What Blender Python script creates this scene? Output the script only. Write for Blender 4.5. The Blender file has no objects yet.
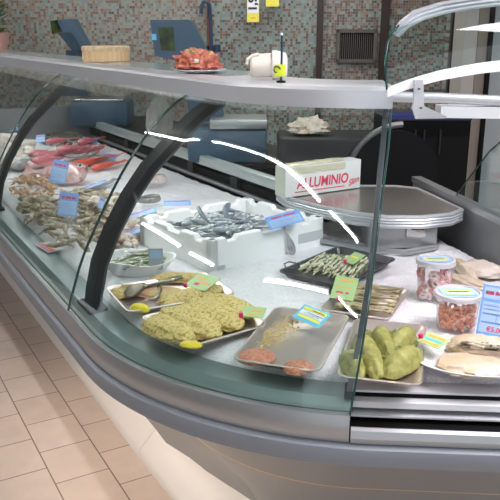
import bpy, bmesh, math, random
from mathutils import Vector, Matrix, noise
random.seed(7)
C = bpy.context.scene.collection
PI = math.pi
# ------------------------------------------------------------------ view
F, HOR, VX, CAMZ = 726.3, 34.28, -176.2, 1.6
PIT = math.atan((250-HOR)/F); YAW = math.atan((250-VX)/math.hypot(F, 250-HOR))
CP, SP, CY, SY = math.cos(PIT), math.sin(PIT), math.cos(YAW), math.sin(YAW)
def ray(u, v):
    a, b = u-250, 250-v
    fw = F*CP + b*SP
    return Vector((fw*SY + a*CY, fw*CY - a*SY, -F*SP + b*CP))/F
def at(u, v, z):
    r = ray(u, v); t = (z-CAMZ)/r.z
    return Vector((0, 0, CAMZ)) + r*t
def W(u, v, h):                      # point at horizontal forward distance h
    a, b = u-250, 250-v
    fw = (F*CP + b*SP)/F
    return Vector((0, 0, CAMZ)) + ray(u, v)*(h/fw)
FWD = Vector((SY, CY, 0)); RGT = Vector((CY, -SY, 0))
cam = bpy.data.cameras.new('camera'); cam.sensor_width = 36; cam.lens = F/500*36
cam.clip_start = .05
co = bpy.data.objects.new('camera', cam); C.objects.link(co)
co.location = (0, 0, CAMZ); co.rotation_euler = (PI/2-PIT, 0, -YAW)
bpy.context.scene.camera = co
# ------------------------------------------------------------------ materials
def mat(name, col, rough=.5, metal=0, col2=None, scale=30, bump=0, bscale=60, detail=3, spec=.5, lo=.4, hi=.6, coat=0, alpha=1, trans=0):
    m = bpy.data.materials.new(name); m.use_nodes = True
    nt = m.node_tree; n = nt.nodes; L = nt.links; b = n['Principled BSDF']
    b.inputs['Base Color'].default_value = (*col, 1); b.inputs['Roughness'].default_value = rough
    b.inputs['Metallic'].default_value = metal; b.inputs['Specular IOR Level'].default_value = spec
    b.inputs['Coat Weight'].default_value = coat; b.inputs['Coat Roughness'].default_value = .12
    b.inputs['Alpha'].default_value = alpha; b.inputs['Transmission Weight'].default_value = trans
    if col2 or bump:
        tc = n.new('ShaderNodeTexCoord')
    if col2:
        t = n.new('ShaderNodeTexNoise'); t.inputs['Scale'].default_value = scale; t.inputs['Detail'].default_value = detail
        r = n.new('ShaderNodeValToRGB'); r.color_ramp.elements[0].position = lo; r.color_ramp.elements[1].position = hi
        r.color_ramp.elements[0].color = (*col, 1); r.color_ramp.elements[1].color = (*col2, 1)
        L.new(tc.outputs['Object'], t.inputs['Vector']); L.new(t.outputs['Fac'], r.inputs['Fac']); L.new(r.outputs['Color'], b.inputs['Base Color'])
    if bump:
        t2 = n.new('ShaderNodeTexNoise'); t2.inputs['Scale'].default_value = bscale; t2.inputs['Detail'].default_value = 4
        bp = n.new('ShaderNodeBump'); bp.inputs['Strength'].default_value = bump; bp.inputs['Distance'].default_value = .004
        L.new(tc.outputs['Object'], t2.inputs['Vector']); L.new(t2.outputs['Fac'], bp.inputs['Height']); L.new(bp.outputs['Normal'], b.inputs['Normal'])
    return m
def emit(name, col, s):
    m = bpy.data.materials.new(name); m.use_nodes = True; nt = m.node_tree; nt.nodes.clear()
    e = nt.nodes.new('ShaderNodeEmission'); e.inputs[0].default_value = (*col, 1); e.inputs[1].default_value = s
    o = nt.nodes.new('ShaderNodeOutputMaterial'); nt.links.new(e.outputs[0], o.inputs[0]); return m
def clear(name, tint, ior=1.45, rough=0., gl=1.0, body=None, bodyfac=0):
    m = bpy.data.materials.new(name); m.use_nodes = True; nt = m.node_tree; nt.nodes.clear(); n = nt.nodes; L = nt.links
    t = n.new('ShaderNodeBsdfTransparent'); t.inputs[0].default_value = (*tint, 1)
    g = n.new('ShaderNodeBsdfGlossy'); g.inputs['Roughness'].default_value = rough; g.inputs[0].default_value = (gl, gl, gl, 1)
    f = n.new('ShaderNodeFresnel'); ge = n.new('ShaderNodeNewGeometry'); mr = n.new('ShaderNodeMapRange')   # same reflectance on both faces of the pane
    mr.inputs[3].default_value = ior; mr.inputs[4].default_value = 1/ior; L.new(ge.outputs['Backfacing'], mr.inputs[0]); L.new(mr.outputs[0], f.inputs[0])
    x = n.new('ShaderNodeMixShader'); o = n.new('ShaderNodeOutputMaterial')
    L.new(f.outputs[0], x.inputs[0]); L.new(g.outputs[0], x.inputs[2])
    if body:
        d = n.new('ShaderNodeBsdfDiffuse'); d.inputs[0].default_value = (*body, 1)
        y = n.new('ShaderNodeMixShader'); y.inputs[0].default_value = bodyfac
        L.new(t.outputs[0], y.inputs[1]); L.new(d.outputs[0], y.inputs[2]); L.new(y.outputs[0], x.inputs[1])
    else: L.new(t.outputs[0], x.inputs[1])
    L.new(x.outputs[0], o.inputs[0]); return m
def mosaic(name, cols, size=.025):
    m = bpy.data.materials.new(name); m.use_nodes = True; nt = m.node_tree; n = nt.nodes; L = nt.links; b = n['Principled BSDF']
    tc = n.new('ShaderNodeTexCoord'); s = n.new('ShaderNodeVectorMath'); s.operation = 'SCALE'; s.inputs['Scale'].default_value = 1/size
    fl = n.new('ShaderNodeVectorMath'); fl.operation = 'FLOOR'; fr = n.new('ShaderNodeVectorMath'); fr.operation = 'FRACTION'
    L.new(tc.outputs['Object'], s.inputs[0]); L.new(s.outputs[0], fl.inputs[0]); L.new(s.outputs[0], fr.inputs[0])
    sx = n.new('ShaderNodeSeparateXYZ'); L.new(fl.outputs[0], sx.inputs[0])
    cb = n.new('ShaderNodeCombineXYZ'); L.new(sx.outputs[0], cb.inputs[0]); L.new(sx.outputs[2], cb.inputs[1])
    w = n.new('ShaderNodeTexWhiteNoise'); w.noise_dimensions = '2D'; L.new(cb.outputs[0], w.inputs['Vector'])
    r = n.new('ShaderNodeValToRGB'); r.color_ramp.interpolation = 'CONSTANT'
    tot = sum(c[1] for c in cols); p = 0; els = r.color_ramp.elements
    while len(els) < len(cols): els.new(.5)
    for e, (c, wt) in zip(els, cols):
        e.position = p; e.color = (*c, 1); p += wt/tot
    L.new(w.outputs['Value'], r.inputs['Fac'])
    sf = n.new('ShaderNodeSeparateXYZ'); L.new(fr.outputs[0], sf.inputs[0])
    def gt(k):
        g = n.new('ShaderNodeMath'); g.operation = 'GREATER_THAN'; g.inputs[1].default_value = .1; L.new(sf.outputs[k], g.inputs[0]); return g
    a, c2 = gt(0), gt(2); mu = n.new('ShaderNodeMath'); mu.operation = 'MULTIPLY'; L.new(a.outputs[0], mu.inputs[0]); L.new(c2.outputs[0], mu.inputs[1])
    mx = n.new('ShaderNodeMix'); mx.data_type = 'RGBA'; mx.inputs[6].default_value = (.30, .28, .26, 1)
    L.new(mu.outputs[0], mx.inputs[0]); L.new(r.outputs[0], mx.inputs[7]); L.new(mx.outputs[2], b.inputs['Base Color'])
    b.inputs['Roughness'].default_value = .35
    return m
def floor_mat():
    m = bpy.data.materials.new('floor_tiles'); m.use_nodes = True; nt = m.node_tree; n = nt.nodes; L = nt.links; b = n['Principled BSDF']
    tc = n.new('ShaderNodeTexCoord'); sp = n.new('ShaderNodeSeparateXYZ'); cb = n.new('ShaderNodeCombineXYZ')
    L.new(tc.outputs['Object'], sp.inputs[0]); L.new(sp.outputs[1], cb.inputs[0]); L.new(sp.outputs[0], cb.inputs[1])
    mp = n.new('ShaderNodeMapping'); mp.inputs['Location'].default_value = (.0, -.722+.207*4, 0); L.new(cb.outputs[0], mp.inputs[0])
    br = n.new('ShaderNodeTexBrick'); br.offset = .5; br.inputs['Scale'].default_value = 1
    br.inputs['Brick Width'].default_value = .24; br.inputs['Row Height'].default_value = .207
    br.inputs['Mortar Size'].default_value = .0028; br.inputs['Mortar Smooth'].default_value = .2
    br.inputs['Color1'].default_value = (.60, .49, .425, 1); br.inputs['Color2'].default_value = (.66, .55, .48, 1); br.inputs['Mortar'].default_value = (.21, .145, .115, 1)
    mp.inputs['Location'].default_value = (FLX, FLY, 0)
    L.new(mp.outputs[0], br.inputs['Vector'])
    ns = n.new('ShaderNodeTexNoise'); ns.inputs['Scale'].default_value = 9; ns.inputs['Detail'].default_value = 6; L.new(tc.outputs['Object'], ns.inputs['Vector'])
    mx = n.new('ShaderNodeMix'); mx.data_type = 'RGBA'; mx.blend_type = 'MULTIPLY'; mx.inputs[0].default_value = .25
    L.new(br.outputs['Color'], mx.inputs[6]); L.new(ns.outputs['Fac'], mx.inputs[7]); L.new(mx.outputs[2], b.inputs['Base Color'])
    bp = n.new('ShaderNodeBump'); bp.inputs['Strength'].default_value = .4; bp.inputs['Distance'].default_value = .003; bp.invert = True
    L.new(br.outputs['Fac'], bp.inputs['Height']); L.new(bp.outputs[0], b.inputs['Normal'])
    b.inputs['Roughness'].default_value = .42
    return m
FLX, FLY = .009, .105
def fishmat(name, back, belly, rough=.25, spots=None, axis=1, lo=-.01, hi=.015, scale=55):
    m = mat(name, belly, rough, spec=.6, coat=.3); nt = m.node_tree; n = nt.nodes; L = nt.links; b = n['Principled BSDF']
    tc = n.new('ShaderNodeTexCoord'); sp = n.new('ShaderNodeSeparateXYZ'); L.new(tc.outputs['Object'], sp.inputs[0])
    mr = n.new('ShaderNodeMapRange'); mr.inputs[1].default_value = lo; mr.inputs[2].default_value = hi; L.new(sp.outputs[axis], mr.inputs[0])
    mx = n.new('ShaderNodeMix'); mx.data_type = 'RGBA'; mx.inputs[6].default_value = (*belly, 1); mx.inputs[7].default_value = (*back, 1); L.new(mr.outputs[0], mx.inputs[0])
    ns = n.new('ShaderNodeTexNoise'); ns.inputs['Scale'].default_value = scale; L.new(tc.outputs['Object'], ns.inputs['Vector'])
    m2 = n.new('ShaderNodeMix'); m2.data_type = 'RGBA'; m2.inputs[7].default_value = (*(spots or back), 1)
    r = n.new('ShaderNodeMapRange'); r.inputs[1].default_value = .5; r.inputs[2].default_value = .66; r.inputs[4].default_value = .75; L.new(ns.outputs['Fac'], r.inputs[0])
    L.new(r.outputs[0], m2.inputs[0]); L.new(mx.outputs[2], m2.inputs[6]); L.new(m2.outputs[2], b.inputs['Base Color'])
    return m
def woodmat(name, c1, c2, sx=60):
    m = mat(name, c1, .55); nt = m.node_tree; n = nt.nodes; L = nt.links; b = n['Principled BSDF']
    tc = n.new('ShaderNodeTexCoord'); gr = n.new('ShaderNodeTexGradient'); gr.gradient_type = 'RADIAL'; L.new(tc.outputs['Object'], gr.inputs[0])
    mu = n.new('ShaderNodeMath'); mu.operation = 'MULTIPLY'; mu.inputs[1].default_value = sx; L.new(gr.outputs['Fac'], mu.inputs[0])
    fl = n.new('ShaderNodeMath'); fl.operation = 'FLOOR'; L.new(mu.outputs[0], fl.inputs[0])
    w = n.new('ShaderNodeTexWhiteNoise'); w.noise_dimensions = '1D'; L.new(fl.outputs[0], w.inputs['W'])
    mx = n.new('ShaderNodeMix'); mx.data_type = 'RGBA'; mx.inputs[6].default_value = (*c1, 1); mx.inputs[7].default_value = (*c2, 1); L.new(w.outputs['Value'], mx.inputs[0]); L.new(mx.outputs[2], b.inputs['Base Color'])
    return m
M = dict(
 band=mat('brushed_aluminium', (.45, .46, .47), .38, .75), bumper=mat('grey_rubber', (.235, .255, .29), .45),
 cone=mat('grey_panel', (.28, .275, .27), .35, .2), kerb=mat('white_plinth', (.72, .69, .66), .4), brass=mat('brass_line', (.75, .6, .38), .3, .8),
 sill=mat('grey_green_sill', (.20, .255, .25), .4, .2), black=mat('black_plastic', (.003, .003, .0035), .6, spec=.15), dark=mat('dark_panel', (.018, .0185, .02), .5, spec=.25),
 mull=mat('black_metal', (.014, .015, .017), .5, 0, spec=.3), mullgrey=mat('grey_metal_post', (.12, .125, .14), .3, .7), steel=mat('stainless_steel', (.55, .54, .53), .25, 1),
 steeld=mat('dull_steel', (.42, .43, .44), .4, .8), rail=mat('pale_metal_rail', (.62, .63, .66), .35, .55), shelf=mat('shelf_glass', (.30, .36, .36), .18, 0),
 white=mat('white_enamel', (.82, .82, .85), .35), lip=mat('pale_lip', (.62, .62, .64), .4, .2), deck=mat('deck_steel', (.3, .31, .33), .4, .6),
 railgreen=mat('rear_rail', (.50, .56, .55), .3, .4), glass=clear('clear_glass', (.915, .962, .95)), glassedge=mat('glass_edge', (.012, .05, .042), .15),
 worktop=mat('worktop_steel', (.42, .38, .35), .22, .8), endgrey=mat('grey_end', (.22, .225, .235), .4, .2),
 foam=mat('polystyrene', (.93, .915, .91), .75, bump=.25, bscale=160), tray=mat('tray_steel', (.72, .62, .56), .33, .8), traydark=mat('dark_tray', (.05, .05, .055), .3, .3),
 traywhite=mat('white_tray', (.72, .70, .71), .3), ice=None, blue=mat('card_blue', (.20, .40, .80), .45), cardw=mat('card_white', (.85, .88, .93), .45),
 cardlb=mat('card_pale_blue', (.42, .58, .86), .45), red=mat('ink_red', (.72, .04, .12), .5), green=mat('card_green', (.42, .58, .25), .45), yellow=mat('card_yellow', (.86, .80, .10), .45),
 orange=mat('card_orange', (.88, .42, .10), .45), cyan=mat('card_cyan', (.12, .52, .78), .45), ink=mat('ink_dark', (.03, .03, .05), .5), pink=mat('pink_clip', (.85, .03, .20), .3),
 bread=mat('breadcrumb_fish', (.46, .32, .09), .8, col2=(.78, .58, .25), scale=140, bump=1, bscale=260, lo=.36, hi=.52),
 bread2=mat('green_breadcrumb_fish', (.46, .32, .07), .8, col2=(.80, .61, .25), scale=150, bump=1, bscale=260, lo=.36, hi=.52),
 breadpink=mat('breaded_pink_fillet', (.62, .26, .19), .7, col2=(.62, .47, .20), scale=26, bump=.7, bscale=200),
 lemon=mat('lemon', (.85, .66, .03), .4), lemonf=mat('lemon_flesh', (.85, .78, .35), .35), burger=mat('salmon_patty', (.50, .16, .10), .65, col2=(.66, .30, .19), scale=110, bump=.9, bscale=180),
 crumb=mat('golden_crumbs', (.72, .52, .22), .8), roll=mat('green_roll', (.20, .19, .03), .6, col2=(.37, .36, .11), scale=40, bump=.7, bscale=130, lo=.3, hi=.65),
 herb=mat('herb_flecks', (.09, .11, .02), .7, col2=(.24, .25, .07), scale=80, bump=.8), strip=mat('cream_strip', (.70, .64, .38), .5, col2=(.82, .80, .62), scale=60, bump=.4),
 stripd=mat('dark_strip', (.09, .085, .06), .4, col2=(.30, .29, .17), scale=60, bump=.4), fillet=mat('white_fillet', (.60, .45, .29), .4, col2=(.68, .56, .46), scale=18, bump=.5, bscale=60, coat=.3),
 filletskin=mat('fillet_skin', (.62, .56, .45), .4, col2=(.12, .09, .06), scale=60, lo=.45, hi=.6), filletpink=mat('pale_pink_fillet', (.62, .49, .42), .4, col2=(.68, .58, .52), scale=20, bump=.5, coat=.3),
 sarda=fishmat('split_sardine', (.11, .085, .04), (.60, .50, .28), lo=-.006, hi=.008, spots=(.5, .42, .22)),
 tub=clear('tub_plastic', (.97, .96, .96), 1.25, .1, .6, (.9, .88, .88), .04), lid=clear('tub_lid', (.92, .9, .92), 1.4, .15, .8, (.88, .86, .90), .55),
 prawn=mat('cooked_shrimp', (.74, .22, .09), .4, col2=(.88, .55, .36), scale=60), ring=mat('squid_ring', (.84, .66, .64), .4, col2=(.90, .80, .77), scale=50), octo=mat('red_octopus', (.55, .10, .12), .4, col2=(.74, .40, .38), scale=70),
 pinkfish=fishmat('pink_fish', (.58, .13, .17), (.80, .56, .55), lo=-.03, hi=.025, scale=24), redfish=fishmat('red_orange_fish', (.74, .10, .06), (.80, .30, .20), lo=-.03, hi=.02),
 snap=fishmat('snapper', (.50, .17, .18), (.72, .50, .48), lo=-.02, hi=.06, scale=30, spots=(.40, .10, .12)), sard=fishmat('sardine', (.17, .20, .23), (.72, .73, .73), lo=-.006, hi=.004),
 greyfish=fishmat('grey_fish', (.09, .085, .085), (.28, .26, .25), lo=-.02, hi=.02), silver=fishmat('silver_fish', (.28, .27, .29), (.66, .62, .63), lo=-.02, hi=.02),
 greenfish=fishmat('small_green_fish', (.15, .16, .08), (.52, .54, .38), lo=-.006, hi=.004), palefish=fishmat('pale_pink_fish', (.55, .38, .38), (.75, .66, .64), lo=-.02, hi=.02),
 rawshrimp=mat('raw_prawn', (.50, .26, .12), .4, col2=(.66, .44, .27), scale=80, coat=.3), squid=mat('brown_squid', (.20, .15, .09), .35, col2=(.44, .35, .23), scale=70, coat=.4),
 squid2=mat('beige_squid', (.32, .25, .16), .35, col2=(.56, .47, .34), scale=60, coat=.4), clam=mat('clam_shell', (.56, .44, .36), .45, col2=(.72, .64, .57), scale=90), clamd=mat('brown_clam', (.26, .15, .09), .4, col2=(.45, .32, .24), scale=90),
 mussel=mat('dark_mollusc', (.075, .066, .05), .4, col2=(.20, .18, .14), scale=80), cuttle=mat('pale_cuttlefish', (.60, .52, .46), .35, col2=(.74, .68, .62), scale=40, coat=.4),
 eye=mat('fish_eye', (.01, .01, .01), .1), eyering=mat('eye_ring', (.75, .72, .6), .3), scale=mat('blue_scale_body', (.045, .095, .145), .45), scaled=mat('scale_dark', (.022, .05, .075), .35), screen=mat('green_black_screen', (.012, .02, .012), .2, col2=(.05, .08, .02), scale=12),
 bamboo=woodmat('bamboo', (.66, .44, .22), (.74, .54, .30)), bamtop=mat('bamboo_lid', (.72, .56, .36), .6, col2=(.62, .44, .25), scale=60), meat=mat('raw_meat', (.42, .10, .06), .5, col2=(.58, .22, .15), scale=60, bump=.5),
 lettuce=mat('green_garnish', (.25, .30, .08), .6, col2=(.45, .45, .2), scale=60), bread3=mat('golden_bread', (.62, .40, .16), .6), cream=mat('cream_plastic', (.72, .66, .58), .4), lime=mat('lime_sign', (.62, .72, .03), .4),
 copper=mat('copper_pipe', (.30, .10, .05), .4, .4), hose=mat('blue_hose', (.02, .04, .09), .35), postd=mat('dark_wood_post', (.030, .016, .012), .4), vent=mat('vent_frame', (.10, .09, .08), .5), beige=mat('beige_column', (.36, .335, .31), .5), tan=mat('tan_column', (.29, .24, .195), .5),
 wallw=mat('pale_wall', (.33, .36, .355), .6), ceil=mat('ceiling_dark', (.10, .10, .10), .7), bluehead=mat('blue_header', (.008, .02, .15), .4), leaf=mat('leaf', (.10, .20, .04), .5), pot=mat('pot', (.55, .30, .26), .6),
 tong=mat('dark_tongs', (.16, .13, .09), .3, .6), boxw=mat('printed_carton', (.78, .76, .74), .5), boxg=mat('carton_end', (.60, .62, .52), .5), foil=mat('gold_foil', (.86, .78, .58), .3, .5, bump=.8, bscale=25), tube=emit('lamp_tube', (1, .985, .97), 38),
)
M['floor'] = floor_mat()
teal, tealp, brn, bei, drk, pale = (.19, .27, .26), (.25, .33, .30), (.19, .12, .09), (.27, .195, .15), (.09, .075, .065), (.31, .29, .24)
M['mosL'] = mosaic('mosaic_brown_teal', [(tealp, 5), (brn, 4), (bei, 5), (pale, 2.5), (teal, 3), (drk, .6)], .022)
M['mosC'] = mosaic('mosaic_teal', [(teal, 5), (tealp, 3.5), (brn, 3), (drk, 2), (bei, .6)], .022)
M['mosR'] = mosaic('mosaic_dark', [(brn, 4), (bei, 2), (teal, 2), (drk, 2.5), (tealp, 2)], .022)
def ice_mat():
    m = mat('crushed_ice', (.90, .87, .89), .3, spec=.5, col2=(.73, .71, .74), scale=130, lo=.35, hi=.72, bump=1, bscale=140)
    return m
M['ice'] = ice_mat()
# ------------------------------------------------------------------ mesh helpers
class MB:
    def __init__(s): s.v = []; s.f = []
    def add(s, vs, fs):
        k = len(s.v); s.v += [Vector(p) for p in vs]; s.f += [tuple(k+i for i in f) for f in fs]; return s
    def box(s, c, d, rot=0, bev=0):
        x, y, z = d[0]/2, d[1]/2, d[2]/2; R = Matrix.Rotation(rot, 3, 'Z'); c = Vector(c)
        if bev:
            b = min(bev, x*.9, y*.9, z*.9); bm = bmesh.new(); bmesh.ops.create_cube(bm, size=1)
            for v in bm.verts: v.co = Vector((v.co.x*2*x, v.co.y*2*y, v.co.z*2*z))
            bmesh.ops.bevel(bm, geom=bm.edges[:], offset=b, segments=2, affect='EDGES', profile=.5)
            bm.verts.index_update(); vs = [c+R@v.co for v in bm.verts]; fs = [[v.index for v in f.verts] for f in bm.faces]; bm.free(); return s.add(vs, fs)
        P = [(-x,-y,-z),(x,-y,-z),(x,y,-z),(-x,y,-z),(-x,-y,z),(x,-y,z),(x,y,z),(-x,y,z)]
        return s.add([c+R@Vector(p) for p in P], [(3,2,1,0),(4,5,6,7),(0,1,5,4),(1,2,6,5),(2,3,7,6),(3,0,4,7)])
    def hexa(s, P):                  # eight points, bottom ring then top ring
        return s.add(P, [(3,2,1,0),(4,5,6,7),(0,1,5,4),(1,2,6,5),(2,3,7,6),(3,0,4,7)])
    def grid(s, rows, closed=False, caps=False):
        n, m = len(rows), len(rows[0]); vs = [p for r in rows for p in r]; fs = []
        for i in range(n-1):
            for j in range(m if closed else m-1):
                k = (j+1) % m; fs.append((i*m+j, i*m+k, (i+1)*m+k, (i+1)*m+j))
        if caps: fs += [tuple(range(m))[::-1], tuple((n-1)*m+j for j in range(m))]
        return s.add(vs, fs)
    def tube(s, pts, r, n=10, flat=1.0, up=Vector((0, 0, 1))):
        pts = [Vector(p) for p in pts]; N = len(pts); rr = r if isinstance(r, (list, tuple)) else [r]*N; rows = []
        for i, p in enumerate(pts):
            t = (pts[min(i+1, N-1)]-pts[max(i-1, 0)]).normalized(); a = t.cross(up)
            if a.length < .05: a = t.cross(Vector((1, 0, 0)))
            a.normalize(); b = a.cross(t)
            rows.append([p+a*math.cos(q*2*PI/n)*rr[i]+b*math.sin(q*2*PI/n)*rr[i]*flat for q in range(n)])
        return s.grid(rows, True, True)
    def lathe(s, prof, n=32, c=(0, 0, 0), sx=1, sy=1, rot=0):
        R = Matrix.Rotation(rot, 3, 'Z'); c = Vector(c)
        return s.grid([[c+R@Vector((r*sx*math.cos(q*2*PI/n), r*sy*math.sin(q*2*PI/n), z)) for q in range(n)] for r, z in prof], True, True)
    def build(s, name, m, parent=None, smooth=True, world=None, loc=None, sharp=35):
        vs = s.v
        if world is not None: vs = [p-Vector(world) for p in vs]
        me = bpy.data.meshes.new(name); me.from_pydata([tuple(p) for p in vs], [], s.f)
        bm = bmesh.new(); bm.from_mesh(me); bmesh.ops.recalc_face_normals(bm, faces=bm.faces[:]); bm.to_mesh(me); bm.free()
        me.materials.append(m); me.update()
        if smooth:
            me.polygons.foreach_set('use_smooth', [True]*len(me.polygons)); me.set_sharp_from_angle(angle=math.radians(sharp))
        o = bpy.data.objects.new(name, me); C.objects.link(o)
        if parent: o.parent = parent
        if loc is not None: o.location = loc
        return o
def tag(o, label, cat, group=None):
    o['label'] = label; o['category'] = cat
    if group: o['group'] = group
    return o
def thing(name, label, cat, loc=(0, 0, 0), rz=0, group=None):
    o = bpy.data.objects.new(name, None); C.objects.link(o); o.location = loc; o.rotation_euler = (0, 0, rz); o.empty_display_size = .05
    return tag(o, label, cat, group)
def struct(o): o['kind'] = 'structure'; return o
def dup(o, loc, rot, label=None, sc=1.0, group=None):
    r = o.copy(); C.objects.link(r); r.location = loc; r.rotation_euler = rot; r.scale = (sc, sc, sc)
    if label: r['label'] = label
    if group: r['group'] = group
    for ch in list(o.children):
        c = ch.copy(); C.objects.link(c); c.parent = r
        for g in ch.children:
            d = g.copy(); C.objects.link(d); d.parent = c
    return r
def lump(L, Wd, T, seed=0, n=36, m=22, amp=.12, fr=3, taper=0, bend=0, flat=.25, p=2.4):
    rows = []
    for i in range(m+1):
        a = -PI/2+PI*i/m; row = []
        for j in range(n):
            t = 2*PI*j/n; x, y, z = math.sin(a), math.cos(a)*math.cos(t), math.cos(a)*math.sin(t)
            k = (abs(x)**p+abs(y)**p+abs(z)**p)**(-1/p); q = Vector((x, y, z))*k
            q *= 1+amp*noise.noise(q*fr+Vector((seed*7.3, seed*3.1, 0)))*2
            w = 1-taper*(q.x*.5+.5); zz = q.z if q.z > 0 else q.z*flat
            row.append(Vector((q.x*L/2, q.y*Wd/2*w+bend*q.x*q.x, zz*T*(w*.5+.5))))
        rows.append(row)
    zmin = min(p.z for r in rows for p in r)
    b = MB(); b.grid([[p-Vector((0, 0, zmin)) for p in r] for r in rows], True); return b
def fish_body(L, H, Wd, bend=0, n=12, m=16, tail=True):
    # lies on its side: nose at +x, back at +y, thickness in z
    b = MB(); rows = []
    def prof(t): return max(.06, (math.sin(PI*min(1, t*1.02+.02)**.62))**.8*(1-.25*t)) if t < .86 else .17
    for i in range(m+1):
        t = i/m; x = L/2-L*.84*t; h = prof(t) if 0 < i else .05; o = bend*math.sin(PI*t)
        rows.append([Vector((x, o+math.cos(a)*h*H/2, math.sin(a)*h*Wd/2)) for a in (2*PI*j/n for j in range(n))])
    b.grid(rows, True, True)
    if tail: fish_tail(b, L, H)
    return b
def fish_tail(b, L, H):
    x0, x1 = -L*.33, -L*.5; th = H*.03
    P = [(x0, H*.08), (x1, H*.42), (x1+L*.045, 0), (x1, -H*.42), (x0, -H*.08)]
    vs = [(x, y, th) for x, y in P]+[(x, y, -th) for x, y in P]
    b.add(vs, [(0, 1, 2), (0, 2, 4), (2, 3, 4), (5, 7, 6), (5, 9, 7), (7, 9, 8)]+[(i, (i+1) % 5, (i+1) % 5+5, i+5) for i in range(5)])
def make_fish(name, label, cat, m, L, H, Wd, loc, rz, bend=0, group=None, tilt=0):
    t = thing(name, label, cat, loc, rz, group); t.rotation_euler = (tilt, 0, rz)
    z = Wd/2
    b = fish_body(L, H, Wd, bend, 16, 24, False); b.v = [p+Vector((0, 0, z)) for p in b.v]; b.build('body', m, t)
    q = MB(); fish_tail(q, L, H); q.v = [p+Vector((0, 0, z)) for p in q.v]; q.build('tail_fin', m, t)
    q = MB(); n = 9
    for s in (1,):
        vs = []
        for i in range(n):
            x = L*.2-L*.5*i/(n-1); hh = H*.42*math.sin(PI*(i+.6)/(n+.2)); y0 = H*.30
            vs += [(x, y0, z+.0012), (x-L*.03, y0+hh*.62, z+.0006)]
        k = len(vs); vs += [(x, y, zz-.002) for x, y, zz in vs]
        fs = []
        for i in range(n-1):
            a = 2*i; fs += [(a, a+1, a+3, a+2), (k+a, k+a+2, k+a+3, k+a+1), (a+1, k+a+1, k+a+3, a+3)]
        q.add(vs, fs)
    q.build('dorsal_fin', m, t)
    q = MB(); q.grid([[Vector((L*.17, -H*.02, z+Wd*.46)), Vector((L*.17, -H*.08, z+Wd*.46))], [Vector((L*.08, H*.05, z+Wd*.55)), Vector((L*.05, -H*.2, z+Wd*.52))], [Vector((L*.02, H*.02, z+Wd*.56)), Vector((0, -H*.16, z+Wd*.54))]]); q.build('pectoral_fin', m, t)
    q = MB(); q.tube([(L*.30-abs(k)*.02*L+L*.0, H*.10*k, z+Wd*(.47-.045*k*k)) for k in (-3, -2, -1, 0, 1, 2, 3)], H*.012, 6); q.build('gill_line', M['eyering'] if False else m, t)
    e = MB(); e.lathe([(0.0001, .0), (H*.075, 0), (H*.075, H*.03), (.0001, H*.05)], 14, (L*.41, H*.09, z+Wd*.365)); eo = e.build('eye', M['eyering'], t)
    e = MB(); e.lathe([(.0001, 0), (H*.045, 0), (H*.04, H*.03), (.0001, H*.04)], 12, (L*.41, H*.09, z+Wd*.365+H*.035)); e.build('pupil', M['eye'], eo)
    return t
def text_mesh(s, size, bold=0, shear=0):
    cu = bpy.data.curves.new('t', 'FONT'); cu.body = s; cu.size = size; cu.align_x = 'CENTER'; cu.align_y = 'CENTER'; cu.offset = bold; cu.shear = shear; cu.extrude = .0003; cu.resolution_u = 3
    o = bpy.data.objects.new('t', cu); C.objects.link(o); dg = bpy.context.evaluated_depsgraph_get(); me = bpy.data.meshes.new_from_object(o.evaluated_get(dg))
    bpy.data.objects.remove(o); return me
def text(name, s, size, m, parent, mw, bold=0, shear=0, sx=1):
    me = text_mesh(s, size, bold, shear); me.materials.clear(); me.materials.append(m)
    o = bpy.data.objects.new(name, me); C.objects.link(o); o.parent = parent; o.matrix_local = mw @ Matrix.Diagonal((sx, 1, 1, 1)); return o
def frame(ex, ey, o):
    ex = ex.normalized(); n = ex.cross(ey).normalized(); ey = n.cross(ex)
    m = Matrix((ex, ey, n)).transposed().to_4x4(); m.translation = o; return m
def card(name, label, cat, LL, LR, UR, UL, base, prints=(), texts=(), group=None, clip=None, th=.0016, m2=None):
    """a thin printed card from its four corners; prints: (part, material, [(u0,v0,u1,v1)...]); texts: (string, material, u, v, height)"""
    o = (LL+LR+UR+UL)/4; ex = ((LR+UR)-(LL+UL)); ey = ((UL+UR)-(LL+LR)); w, h = ex.length/2, ey.length/2
    fm = frame(ex, ey, o); ey = fm.to_3x3() @ Vector((0, 1, 0))
    h = abs(((UL+UR)-(LL+LR)).dot(ey))/2
    b = MB(); b.box((0, 0, 0), (w, h, th), bev=.0004); c = b.build(name, base, None, smooth=False); c.matrix_world = fm; tag(c, label, cat, group)
    for nm, mm, rs in prints:
        q = MB()
        for u0, v0, u1, v1 in rs: q.box((((u0+u1)/2-.5)*w, ((v0+v1)/2-.5)*h, th/2+.0003), ((u1-u0)*w, (v1-v0)*h, .0005))
        q.build(nm, mm, c, smooth=False)
    for s, mm, u, v, hh in texts:
        text('printed_text', s, hh*h, mm, c, Matrix.Translation(((u-.5)*w, (v-.5)*h, th/2+.0008)), bold=hh*h*.02)
    if clip:
        q = MB(); q.box(((clip[0]-.5)*w, (clip[1]-.5)*h, .003), (.011, .008, .014), bev=.002); q.build('clip', M['pink'], c)
    return c
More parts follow.
